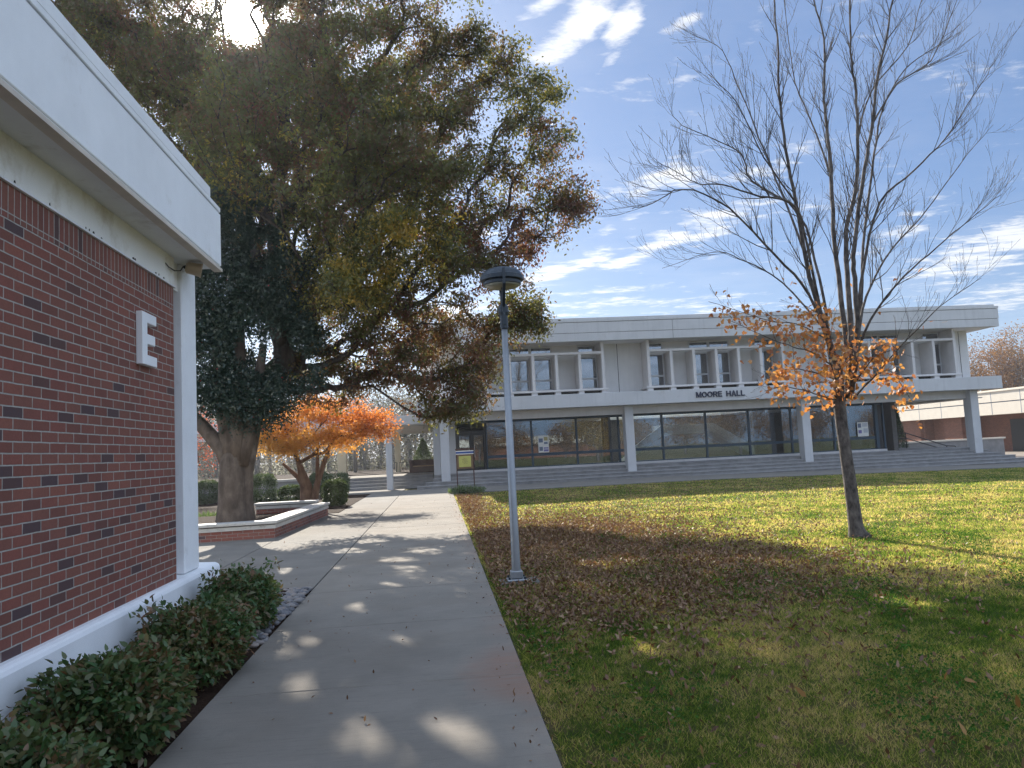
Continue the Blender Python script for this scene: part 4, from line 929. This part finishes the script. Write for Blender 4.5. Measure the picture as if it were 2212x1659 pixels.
def sprout(pts, rr, depth):
    n = len(pts); Ls = np.linalg.norm(np.diff(pts, axis=0), axis=1).sum()
    cnt = int({0: 3.9, 1: 3.8, 2: 2.2}[depth] * Ls) + 2
    for q in range(cnt):
        f = rng.uniform(.22 if depth == 0 else .15, .98); i = min(int(f * (n - 1)), n - 2); fr = f * (n - 1) - i
        p = pts[i] * (1 - fr) + pts[i + 1] * fr; d = _n(pts[i + 1] - pts[i]); rad = rr[i] * (1 - fr) + rr[i + 1] * fr
        side = rng.normal(size=3); side -= d * side.dot(d); side = _n(side); ang_ = R_(rng.uniform(22, 44))
        d2 = _n(d * math.cos(ang_) + side * math.sin(ang_) + np.array([0, 0, .22]))
        ln = {0: rng.uniform(.4, 1.25) * (1.15 - .6 * f), 1: rng.uniform(.16, .52), 2: rng.uniform(.06, .2)}[depth]
        if depth == 0 and p[2] < 3.4: ln *= .6
        k_ = 5; cur = p.copy(); new = [cur.copy()]; dd = d2.copy()
        for s_ in range(k_):
            dd = _n(dd + np.array([0, 0, .09]) + rng.normal(size=3) * .075); cur = cur + dd * ln / k_; new.append(cur.copy())
        new = np.array(new); r0 = min(rad * .55, {0: .010, 1: .0055, 2: .0036}[depth]); r2 = np.linspace(r0, .0021, len(new))
        b.tube(new, r2, 4 if depth < 2 else 3, cap=False)
        if depth < 2: sprout(new, r2, depth + 1)
for pts, rr in LIMBS: sprout(pts, rr, 0)
lp = []
for pts in LOW:
    r2 = np.linspace(.010, .003, len(pts)); sprout(pts, r2, 1)
    seg = np.linalg.norm(pts[-1] - pts[0]); n = int(95 + 40 * seg)
    f = rng.random(n) ** .7; q = pts[np.clip((f * (len(pts) - 1)).astype(int), 0, len(pts) - 1)]
    clump = rng.normal(size=(max(5, n // 9), 3)) * np.array([.16, .16, .13]); lp.append(q + clump[rng.integers(0, len(clump), n)] + rng.normal(size=(n, 3)) * .055 - np.array([0, 0, .03]))
b.build('trunk', B['bare'], BT, smooth=True)
lp = np.vstack(lp)
ex = np.vstack([pts[rng.integers(2, len(pts) // 2 + 2, 6)] + rng.normal(size=(6, 3)) * .12 for pts, _ in LIMBS]); ex = ex[ex[:, 2] < 4.2]
lp = np.vstack([lp, ex]); sz = rng.uniform(.055, .095, len(lp)); V, k = leaf_verts(lp, sz, sz * 1.0, 'maple', down=.8, up_bias=.3); arr_mesh('crown', V, k, L['bare'], BT)

# --- clipped bushes by the terrace
def leafy_box(name, label, cat, c_, hx, hy, h, n, mat, group=None, size=(.045, .075), pw=.14, top=.62, stem=True):
    r_ = empty(name, (c_[0], c_[1], c_[2]), label, cat, group)
    u = unit(rng.normal(size=(n, 3))); u = np.sign(u) * np.abs(u) ** top; u /= (np.abs(u) ** 3).sum(1, keepdims=True) ** (1 / 3.0)
    rr_ = rng.random((n, 1)) ** pw; p = u * rr_ * np.array([hx, hy, h / 2]) + np.array([c_[0], c_[1], c_[2] + h / 2])
    lump = np.sin(p * 7.3 + c_[0]).sum(1, keepdims=True) * .025; p += (p - np.array([c_[0], c_[1], c_[2] + h / 2])) * lump
    p += rng.normal(size=p.shape) * .018; p = p[p[:, 2] > c_[2] + .03]
    s_ = rng.uniform(*size, len(p)); V, k = leaf_verts(p, s_, s_ * .6, 'rhomb', up_bias=.5); arr_mesh('foliage', V, k, mat, r_)
    if stem:
        b = MB()
        for q in range(5):
            a_ = rng.uniform(-.5, .5, 2); b.tube([(c_[0] + a_[0] * .2 * hx, c_[1] + a_[1] * .2, c_[2] - .05), (c_[0] + a_[0] * hx, c_[1] + a_[1] * hy, c_[2] + h * .7)], [.02, .008], 5)
        b.build('stem', B['far'], r_)
    return r_
GB = 'clipped evergreen bushes by the terrace'
def bush(x0, x1, yt, yb, label, Y=None, zb=.0):
    d = ROT @ np.array([(x0 + x1) / 2 - 1106., yb - 829.5, FPX]); Y = Y or d[1] * (zb - 1.6) / d[2]
    a_ = at(x0, yb, Y); c_ = at(x1, yb, Y); tp = at((x0 + x1) / 2, yt, Y)
    leafy_box('clipped_bush', label, 'bush', ((a_[0] + c_[0]) / 2, Y, zb), (c_[0] - a_[0]) / 2, (c_[0] - a_[0]) / 2 * .9, tp[2] - zb, 7000, L['box'], GB)
bush(424, 474, 1037, 1090, 'round clipped evergreen bush beside the white post')
bush(543, 597, 1024, 1086, 'dark clipped bush just right of the thick holly trunk')
bush(600, 657, 1049, 1085, 'short clipped bush just left of the orange maple trunk', 27.5)
bush(668, 712, 1020, 1072, 'clipped bush directly behind the orange maple trunk')
bush(694, 757, 1022, 1070, 'broad clipped bush at the back, nearest the walkway steps')
bush(697, 752, 1036, 1088, 'sunlit clipped bush at the corner of the walk beside the coping end', 27.0)

# --- red-tinged nandina along the white plinth
def nandina(label, X, Y, hx, hy, h, n):
    r_ = empty('nandina_shrub', (X, Y, .02), label, 'shrub', 'nandina shrubs along the white plinth')
    u = unit(rng.normal(size=(n, 3))); rr_ = rng.random((n, 1)) ** .25
    p = u * rr_ * np.array([hx, hy, h * .55])
    lump = (np.sin(p[:, :1] * 9 + Y) + np.sin(p[:, 1:2] * 8 + 2 * Y) + np.sin(p[:, 2:] * 11)) * .07; p *= 1 + lump
    p += np.array([X, Y, h * .50]); p = p[p[:, 2] > .05]
    for q in range(9):   # sprays standing above the clipped shape
        a = rng.uniform(-.8, .8, 2); top = np.array([X + a[0] * hx, Y + a[1] * hy, h * rng.uniform(.98, 1.10)]); p = np.vstack([p, top + rng.normal(size=(5, 3)) * np.array([.045, .045, .03])])
    m_ = len(p); base = np.repeat(p, 4, axis=0) + rng.normal(size=(m_ * 4, 3)) * .022      # leaflets in loose fours
    base[:, 0] = np.maximum(base[:, 0], -2.26)
    out_ = unit(base - np.array([X, Y, h * .3])); a_ = unit(out_ * .7 + rng.normal(size=base.shape) * .75 - np.array([0, 0, .25])); c_ = rng.normal(size=base.shape) * .6 + np.array([.2, -.2, 1.0]); b_ = unit(np.cross(c_, a_)); c_ = np.cross(a_, b_)
    s_ = rng.uniform(.038, .066, len(base)); V, k = leaf_verts(base, s_, s_ * .62, 'point', fr=(a_, b_, c_)); arr_mesh('foliage', V, k, L['nandina'], r_)
    b = MB()
    for q in range(16):
        a = rng.uniform(-1, 1, 2); b.tube([(X + a[0] * hx * .25, Y + a[1] * hy * .25, -.03), (X + a[0] * hx * .5, Y + a[1] * hy * .5, h * .5), (X + a[0] * hx * .75, Y + a[1] * hy * .75, h * .95)], [.007, .005, .003], 5)
    b.build('stem', B['jmaple'], r_)
nandina('nearest nandina shrub, cut by the lower left corner, reddest leaves', -1.92, 3.60, .38, .46, .41, 1700)
nandina('second nandina shrub from the photographer, large and dark green', -1.90, 4.72, .38, .50, .52, 2000)
nandina('third nandina shrub, bronze green, against the white plinth', -1.90, 6.2, .38, .62, .51, 2000)
nandina('farthest nandina shrub at the plinth end beside the pebbles', -1.93, 7.75, .36, .58, .52, 1600)

# --- pebbles at the end of the bed
ico = bmesh.new(); bmesh.ops.create_icosphere(ico, subdivisions=2, radius=1.0); iv = np.array([v.co[:] for v in ico.verts]); itri = np.array([[v.index for v in f.verts] for f in ico.faces]); ico.free()
def stones(name, spots, smin, smax):
    vs, fs = [], []
    for n, (x, y, z) in enumerate(spots):
        s_ = rng.uniform(smin, smax) * np.array([rng.uniform(.8, 1.35), rng.uniform(.75, 1.2), rng.uniform(.45, .7)])
        a = rng.uniform(0, 6.28); Rz = np.array([[math.cos(a), -math.sin(a), 0], [math.sin(a), math.cos(a), 0], [0, 0, 1]])
        vs.append((iv * (1 + .10 * np.sin(iv[:, [1, 2, 0]] * 2.3 + n))) * s_ @ Rz.T + np.array([x, y, z])); fs.append(itri + n * len(iv))
    me = bpy.data.meshes.new(name); me.from_pydata(np.vstack(vs).tolist(), [], np.vstack(fs).tolist()); me.polygons.foreach_set('use_smooth', [True] * len(me.polygons)); me.materials.append(M['pebble']); me.update()
    o = bpy.data.objects.new(name, me); COL.objects.link(o); return o
sp = [(rng.uniform(-2.27, -1.63), rng.uniform(7.3, 9.92), rng.uniform(.0, .035)) for q in range(900)]
sp += [(rng.uniform(-1.95, -1.65), rng.uniform(6.9, 7.5), rng.uniform(.0, .03)) for q in range(50)]
tag(stones('gravel', sp, .024, .045), kind='stuff', label='grey river pebbles filling the end of the bed', cat='pebbles')

# --- conifers
def cone_tree(name, label, x, y, z0, h, rad, n, mat, lean=0.):
    r_ = empty(name, (x, y, z0), label, 'tree'); f = rng.random(n) ** .8; ang_ = rng.uniform(0, 6.283, n)
    prof = rad * np.minimum(1, (1 - f) * 1.25 + .03) * np.minimum(1, f * 6 + .55); rr_ = prof * rng.random(n) ** .3 * (1 + .14 * np.sin(ang_ * 5 + f * 17))
    p = np.stack([x + rr_ * np.cos(ang_), y + rr_ * np.sin(ang_), z0 + .08 + f * h], 1); s_ = rng.uniform(.07, .14, n)
    V, k = leaf_verts(p, s_, s_ * .35, 'rhomb', down=-1.6); arr_mesh('crown', V, k, mat, r_)
    b = MB(); b.tube([(x, y, z0 - .1), (x, y, z0 + h * .9)], [.06, .01], 6); b.build('trunk', B['far'], r_)
cone_tree('cypress', 'slim dark green cypress standing at the right end of the hall terrace', 28.42, 45.2, -.1, 3.1, .50, 5200, L['cypress'])
cone_tree('conifer', 'bushy green conifer rising behind the brown bench', -.95, 51.5, .2, 2.35, .92, 5200, L['box'])

# --- far trees
def round_tree(name, label, x, y, h, rad, zb, n_att, K, mat, group=None, leaf=(.16, .28), z0=-.5, tip=.02):
    r_ = empty(name, (x, y, z0), label, 'tree', group)
    v = unit(rng.normal(size=(n_att, 3))) * rng.random((n_att, 1)) ** .45 * np.array([rad, rad, (h - zb) / 2])
    v *= 1 + .15 * np.sin(v[:, [1, 2, 0]] * 1.3 + x)
    a_ = v + np.array([x, y, z0 + (h + zb) / 2])
    P_, par_ = greedy_tree([(x, y, z0 - .2), (x, y, z0 + zb * .5), (x, y, z0 + zb)], a_, .3); r2 = pipe(P_, par_, tip, 2.1); skeleton_mesh(P_, par_, r2, 'trunk', B['far'], r_)
    if K:
        p = np.repeat(a_, K, axis=0) + rng.normal(size=(n_att * K, 3)) * np.array([.55, .55, .4]); s_ = rng.uniform(*leaf, len(p))
        V, k = leaf_verts(p, s_, s_ * .6, 'rhomb'); arr_mesh('crown', V, k, mat, r_)
round_tree('autumn_tree', 'brown autumn tree just clear of the hall corner above the brick building', 67.5, 96, 13.2, 4.2, 3.2, 260, 60, L['autumn'])
round_tree('autumn_tree', 'tall russet autumn tree at the right edge above the brick building', 75.5, 94, 14.6, 5.4, 3.0, 380, 60, L['autumn'])
round_tree('autumn_tree', 'russet tree beyond the right edge, partly cut by the frame', 84.5, 97, 13.5, 5.2, 3.0, 220, 50, L['autumn'])
round_tree('bare_tree', 'bare tree top showing above the hall roof near its right end', 63, 98, 19.0, 4.2, 7, 420, 0, None, tip=.012)
round_tree('autumn_tree', 'olive tree behind the covered walkway roof at the hall left end', -2.5, 72, 8.3, 3.4, 2.2, 130, 24, L['woods'])
# far-off woods as one mass
wv = []; b = MB()
for q in range(190):
    x = rng.uniform(-70, 26); y = rng.uniform(66, 112); h = rng.uniform(7, 10.5) * (y / 100); rr_ = rng.uniform(.10, .24)
    lean = rng.normal() * .3; b.tube([(x, y, -.6), (x + lean, y, h * .5), (x + lean * 1.5, y, h)], [rr_, rr_ * .7, .02], 6)
    for s_ in range(7):
        z0_ = h * rng.uniform(.35, .9); d_ = rng.normal(size=3) * np.array([1.6, 1.6, .3]); b.tube([(x + lean, y, z0_), (x + lean + d_[0], y + d_[1], z0_ + abs(d_[0]) * .8 + .5)], [.06, .015], 4)
    n = 560; p = rng.normal(size=(n, 3)) * np.array([2.2, 2.2, h * .27]) + np.array([x, y, h * .66]); wv.append(p)
    n = 420; p = rng.normal(size=(n, 3)) * np.array([2.6, 1.8, 1.3]) + np.array([x, y, .6]); wv.append(p)
WD = b.build('woods', B['far'], smooth=True); tag(WD, 'grey leafless woods far behind the plaza', 'woods', kind='stuff')
p = np.vstack(wv); s_ = rng.uniform(.16, .36, len(p)); V, k = leaf_verts(p, s_, s_ * .5, 'rhomb'); wl = arr_mesh('foliage', V, k, L['woods'], WD); wl['kind'] = 'stuff'

# --- what the shopfront glass mirrors, behind the photographer
round_tree('yellow_tree', 'golden autumn tree behind the photographer mirrored in the shopfront glass', 19.5, -16, 8.5, 4.2, 1.4, 200, 40, L['yellow'], z0=-.1, leaf=(.16, .26))
round_tree('russet_tree', 'russet autumn tree behind the photographer mirrored in the doors', 5.5, -24, 8.0, 3.6, 1.8, 140, 30, L['autumn'], z0=0, leaf=(.16, .26))
round_tree('russet_tree', 'second russet tree behind the photographer, farther along the lawn', 40, -22, 9.5, 4.6, 1.8, 150, 30, L['autumn'], z0=-.4, leaf=(.16, .26))
for q, (x, y, h) in enumerate([(-14, -62, 5.2), (-7, -58, 6.4), (-1, -66, 5.0), (9, -60, 5.6), (15, -64, 6.6), (23, -60, 7.2), (29, -58, 8.0), (36, -62, 7.0), (44, -57, 8.6), (52, -60, 7.4), (61, -58, 6.8), (70, -61, 7.8), (81, -59, 6.6), (93, -62, 8.2)]):
    if q == 0: round_tree('russet_tree', 'russet tree in the far row mirrored in the hall glass', x, y, 6.5, 3.4, .8, 110, 26, L['autumn'], 'far tree row mirrored in the glass', z0=-.3, leaf=(.22, .36)); far0 = bpy.data.objects['russet_tree.002']
    else:
        c_ = far0.copy(); COL.objects.link(c_); c_.location = (x, y, -.3); c_.scale = (h / 6.5,) * 3; c_.rotation_euler = (0, 0, q * 1.3)
        for ch in far0.children: d_ = ch.copy(); COL.objects.link(d_); d_.parent = c_
OB = empty('brick_building', (14, -80, 0), 'long low brick building with cream roof edge behind the photographer', 'building')
b = MB(); b.box(-30, 40, -84, -80, -.6, 2.6); b.build('wall', M['brick_far_x'], OB)
b = MB(); b.box(-31, 41, -85, -79.2, 2.61, 4.2); b.build('roof_fascia', M['fascia_r'], OB)

# ------------------------------------------------------------------ lamp post
LP = empty('lamp_post', (.905, 9.58, 0), 'grey lamp post with round dark lantern at the edge of the walk', 'street lamp')
b = MB(); b.lathe([(.056, .03), (.056, .10), (.054, .2), (.038, 3.18)], .905, 9.58, 20); b.build('pole', M['pole'], LP, smooth=True)
b = MB(); b.prism([(.785, 9.46), (1.025, 9.46), (1.025, 9.70), (.785, 9.70)], 'z', .006, .035); b.prism([(.83, 9.505), (.98, 9.505), (.98, 9.655), (.83, 9.655)], 'z', .0355, .13); b.build('base_plate', M['pole'], LP, bevel=.01)
b = MB(); b.box(.70, 1.17, 9.40, 9.78, -.05, .006); b.build('footing', M['plaza'], LP)
b = MB()
for dx_, dy_ in ((-.095, -.095), (.095, -.095), (.095, .095), (-.095, .095)): b.lathe([(.014, .034), (.014, .06), (.006, .062)], .905 + dx_, 9.58 + dy_, 8)
b.build('anchor_bolt', M['dark_metal'], LP)
b = MB(); b.lathe([(.047, 3.13), (.050, 3.14), (.052, 3.30), (.066, 3.34), (.066, 3.40), (.050, 3.44), (.030, 3.46), (.030, 3.60)], .905, 9.58, 20); b.build('collar', M['dark_metal'], LP)
b = MB(); b.lathe([(.238, 3.690), (.242, 3.697), (.242, 3.730), (.228, 3.732), (.228, 3.742), (.268, 3.744), (.274, 3.752), (.274, 3.800), (.266, 3.808), (.256, 3.828), (.236, 3.856), (.20, 3.882), (.14, 3.906), (.07, 3.921), (.01, 3.926)], .905, 9.58, 40); b.build('lantern_hood', M['dark_metal'], LP)
b = MB(); b.lathe([(.232, 3.689), (.20, 3.668), (.12, 3.652), (.01, 3.646)], .905, 9.58, 36); b.build('lens', M['lens'], LP, smooth=True)
for s_ in (-1, 1):
    b = MB(); b.prism([(9.58 + s_ * .285, 3.855), (9.58 + s_ * .285, 3.66), (9.58 + s_ * .07, 3.40), (9.58 + s_ * .045, 3.40), (9.58 + s_ * .045, 3.47), (9.58 + s_ * .255, 3.68), (9.58 + s_ * .255, 3.855)][::s_], 'x', .888, .922); b.build('lantern_arm', M['dark_metal'], LP)
b = MB(); b.box(.887, .923, 9.508, 9.525, 3.18, 3.83); b.build('front_bar', M['dark_metal'], LP)

# ------------------------------------------------------------------ notice board by the steps
NB = empty('notice_board', (1.1, 31.3, 0), 'small brown notice board with blue and white header by the hall steps', 'sign')
X0, X1, YS = .74, 1.46, 31.45
for x in (X0 + .02, X1 - .02):
    b = MB(); b.box(x - .022, x + .022, YS - .03, YS + .03, -.03, 1.72); b.build('post', M['wood'], NB)
b = MB(); b.box(X0 + .0425, X1 - .0425, YS - .05, YS - .032, .96, 1.53); b.build('board', M['figure'], NB)
b = MB(); b.box(X0 - .02, X1 + .02, YS - .06, YS + .05, 1.721, 1.77); b.build('top_rail', M['wood'], NB)
b = MB(); b.box(X0, X1, YS - .055, YS - .0305, 1.54, 1.69); b.build('header', M['paper'], NB)
b = MB(); b.box(X0, X1, YS - .059, YS - .0555, 1.575, 1.65); b.build('blue_stripe', M['blue'], NB)
b = MB(); b.box(X0 + .11, X1 - .12, YS - .056, YS - .0505, 1.03, 1.47); pn = b.build('panel', M['yellow'], NB)
b = MB(); cx, cz = (X0 + X1) / 2, 1.27
for q in range(7):
    a = q * .9; b.tube([(cx + .02 * math.cos(a), YS - .058, cz + .03 * math.sin(a)), (cx + .10 * math.cos(a + .5), YS - .058, cz + .09 * math.sin(a + .4)), (cx + .13 * math.cos(a + 1.1), YS - .058, cz + .13 * math.sin(a + .9))], .006, 5)
b.build('drawing', M['figure'], pn)
IR = empty('border_plant', (1.1, 31.1, 0), 'tuft of strappy green leaves round the foot of the notice board', 'plant')
n = 420; p = np.stack([rng.uniform(.45, 1.75, n), rng.uniform(30.75, 31.35, n), np.zeros(n)], 1); a = rng.normal(size=(n, 3)) * .42 + np.array([0, 0, 1.]); a = unit(a); c_ = rng.normal(size=(n, 3)); b_ = unit(np.cross(c_, a))
s_ = rng.uniform(.15, .42, n) * (1.15 - np.abs(p[:, 0] - 1.0) * .6); V, k = leaf_verts(p, s_, .035, 'rhomb', fr=(a, b_, np.cross(a, b_))); arr_mesh('blades', V, k, L['iris'], IR)
p = np.stack([rng.uniform(.35, 1.85, 700), rng.uniform(30.7, 31.3, 700), rng.uniform(.02, .2, 700)], 1); s_ = rng.uniform(.04, .08, 700); V, k = leaf_verts(p, s_, s_ * .7, 'rhomb', up_bias=.7); arr_mesh('low_leaves', V, k, L['iris'], IR)

# ------------------------------------------------------------------ lawn cover
def field(n, x0, x1, y0, y1):
    return np.stack([rng.uniform(x0, x1, n), rng.uniform(y0, y1, n)], 1)
def in_view(p, margin=1.2):
    return (p[:, 0] > .58 + .05 * np.sin(p[:, 1] * 3.1) * .6) & (p[:, 0] < .86 * p[:, 1] + margin + 1.6)
def blades(p, hmin, hmax, w):
    n = len(p); z = np.array([gz(x) for x in p[:, 0]]) - .033
    h = rng.uniform(hmin, hmax, n); a = rng.uniform(0, 6.283, n); ln = rng.uniform(.2, 1.6, n) * h; th = rng.uniform(0, 6.283, n)
    base = np.stack([p[:, 0], p[:, 1], z], 1); side = np.stack([np.cos(a), np.sin(a), np.zeros(n)], 1) * (w * rng.uniform(.7, 1.3, n))[:, None] / 2
    tip = base + np.stack([np.cos(th) * ln, np.sin(th) * ln, h], 1)
    return np.stack([base - side, base + side, tip], 1).reshape(-1, 3)
gv = []
def clumpy(p):
    q = np.sin(p[:, 0] * 9.1 + 2 * np.sin(p[:, 1] * 5.7)) * np.sin(p[:, 1] * 8.3 + 2 * np.sin(p[:, 0] * 6.1)); return p[rng.random(len(p)) < .72 + .35 * q]
for n, box, hh, w in ((330000, (.5, 8.6, 3.0, 7.0), (.010, .046), .0046), (290000, (.5, 13.4, 7.0, 12.5), (.010, .046), .0075), (200000, (.5, 20, 12.5, 19.5), (.012, .048), .013), (160000, (.5, 31, 19.5, 31.2), (.015, .05), .022)):
    p = field(n, *box); p = clumpy(p[in_view(p)]); gv.append(blades(p, *hh, w))
p = np.stack([rng.normal(.59, .025, 1500), rng.uniform(3.2, 31, 1500)], 1); p[:, 0] = np.maximum(p[:, 0], .53 + .03 * np.sin(p[:, 1] * 7)); q = blades(p, .015, .045, .006); q[:, 2] += .006; gv.append(q)
G = arr_mesh('grass', np.vstack(gv), 3, M['blade']); tag(G, 'short autumn lawn of green and straw coloured grass', 'grass', kind='stuff')
# clover patches
p = field(110000, .7, 10, 3.2, 14); p = p[in_view(p)]
pm = np.sin(p[:, 0] * 1.9 + 1.0) + np.sin(p[:, 1] * 1.3 + p[:, 0] * .8) + .8 * np.sin(p[:, 0] * 4.1 - p[:, 1] * 2.2); p = p[pm > .85 + rng.normal(size=len(p)) * .25]
P3 = np.stack([p[:, 0], p[:, 1], np.full(len(p), -.02) + rng.uniform(.008, .03, len(p))], 1); s_ = rng.uniform(.014, .026, len(P3)); V, k = leaf_verts(P3, s_, s_ * .9, 'rhomb', up_bias=2.2)
clov = leaf_mat('clover_leaf', [(0, (.022, .070, .016)), (1, (.085, .19, .035))], 2, .35, .0, .6)
CV = arr_mesh('clover', V, k, clov); tag(CV, 'low green clover growing through the lawn', 'clover', kind='stuff')
# fallen leaves
def litter_density(p):
    x, y = p[:, 0], p[:, 1]
    d = 4.2 * np.exp(-(((x - 2.0) / 1.7) ** 2 + ((y - 12.2) / 3.4) ** 2)) + .9 * np.exp(-(((x - 1.6) / 1.0) ** 2 + ((y - 8.8) / 1.8) ** 2)) + .75 * np.exp(-(((x - 3.9) / 1.5) ** 2 + ((y - 9.6) / 1.6) ** 2))
    d += .85 * np.exp(-(((x - .9) / .55) ** 2)) * np.exp(-(((y - 24) / 7) ** 2)) + .25 * np.exp(-(((x - 3) / 3) ** 2 + ((y - 17) / 4) ** 2)) + .035
    return d
p = field(420000, .62, 15, 3.2, 30); p = p[in_view(p)]; p = p[rng.random(len(p)) < litter_density(p) * (.8 + .35 * np.sin(p[:, 0] * 5.3 + np.sin(p[:, 1] * 3.1)) * np.sin(p[:, 1] * 4.7))]
z = np.array([gz(x) for x in p[:, 0]])
P3 = np.stack([p[:, 0], p[:, 1], z + rng.uniform(-.02, .022, len(p))], 1); s_ = rng.uniform(.028, .062, len(P3)) * (1 + .015 * p[:, 1])
V, k = leaf_verts(P3, s_, s_ * .5, 'point', up_bias=1.6); FL = arr_mesh('leaf_litter', V, k, L['litter']); tag(FL, 'carpet of fallen brown leaves on the lawn round the lamp post', 'leaves', kind='stuff')
print('litter', len(P3))
# scattered leaves and twigs on the concrete and mulch
p = np.vstack([field(150, -1.55, .5, 3.3, 14), field(160, -1.5, .5, 14, 30), field(200, -9, -1.7, 10.2, 30), field(420, -2.2, -1.66, 2.5, 7.2), field(240, .35, .58, 3.5, 30)])
P3 = np.stack([p[:, 0], p[:, 1], np.full(len(p), .006) + .04 * ((p[:, 0] < -1.64) & (p[:, 1] < 8))], 1); s_ = rng.uniform(.02, .045, len(P3)); V, k = leaf_verts(P3, s_, s_ * .5, 'point', up_bias=3.0)
tag(arr_mesh('stray_leaves', V, k, L['litter']), 'stray dry leaves scattered over concrete walk and mulch', 'leaves', kind='stuff')
# big single leaves on the near grass
p = field(70, .8, 7, 3.4, 10); p = p[in_view(p, .2)]; P3 = np.stack([p[:, 0], p[:, 1], np.full(len(p), .015)], 1); s_ = rng.uniform(.06, .10, len(P3)); V, k = leaf_verts(P3, s_, s_ * .45, 'point', up_bias=1.2)
tag(arr_mesh('large_leaves', V, k, leaf_mat('large_fallen_leaf', [(0, (.26, .10, .035)), (.5, (.36, .20, .06)), (1, (.36, .26, .15))], 2, .3, .02, .8)), 'larger orange and tan leaves lying singly on the near grass', 'leaves', kind='stuff')
# ground cover left of the holly trunk
n = 1500; p = np.stack([rng.uniform(-12, -6.2, n), rng.uniform(24, 25.8, n), np.zeros(n)], 1); a = unit(rng.normal(size=(n, 3)) * .5 + np.array([0, 0, 1.])); b_ = unit(np.cross(rng.normal(size=(n, 3)), a)); s_ = rng.uniform(.10, .24, n)
V, k = leaf_verts(p, s_, .03, 'rhomb', fr=(a, b_, np.cross(a, b_))); tag(arr_mesh('ground_cover', V, k, L['iris']), 'sunlit grassy ground cover behind the planter', 'ground cover', kind='stuff')

# ------------------------------------------------------------------ thin sunlit air
b = MB(); b.box(-130, 140, -130, 170, -2.0, 24.0); hz = b.build('haze', []); tag(hz, kind='stuff')
mt, t, out = newmat('air'); v = t.add('ShaderNodeVolumePrincipled', {'Color': (.86, .91, 1, 1), 'Density': .0006, 'Anisotropy': .55}); t.l.new(v.outputs[0], out.inputs['Volume']); hz.data.materials.append(mt)
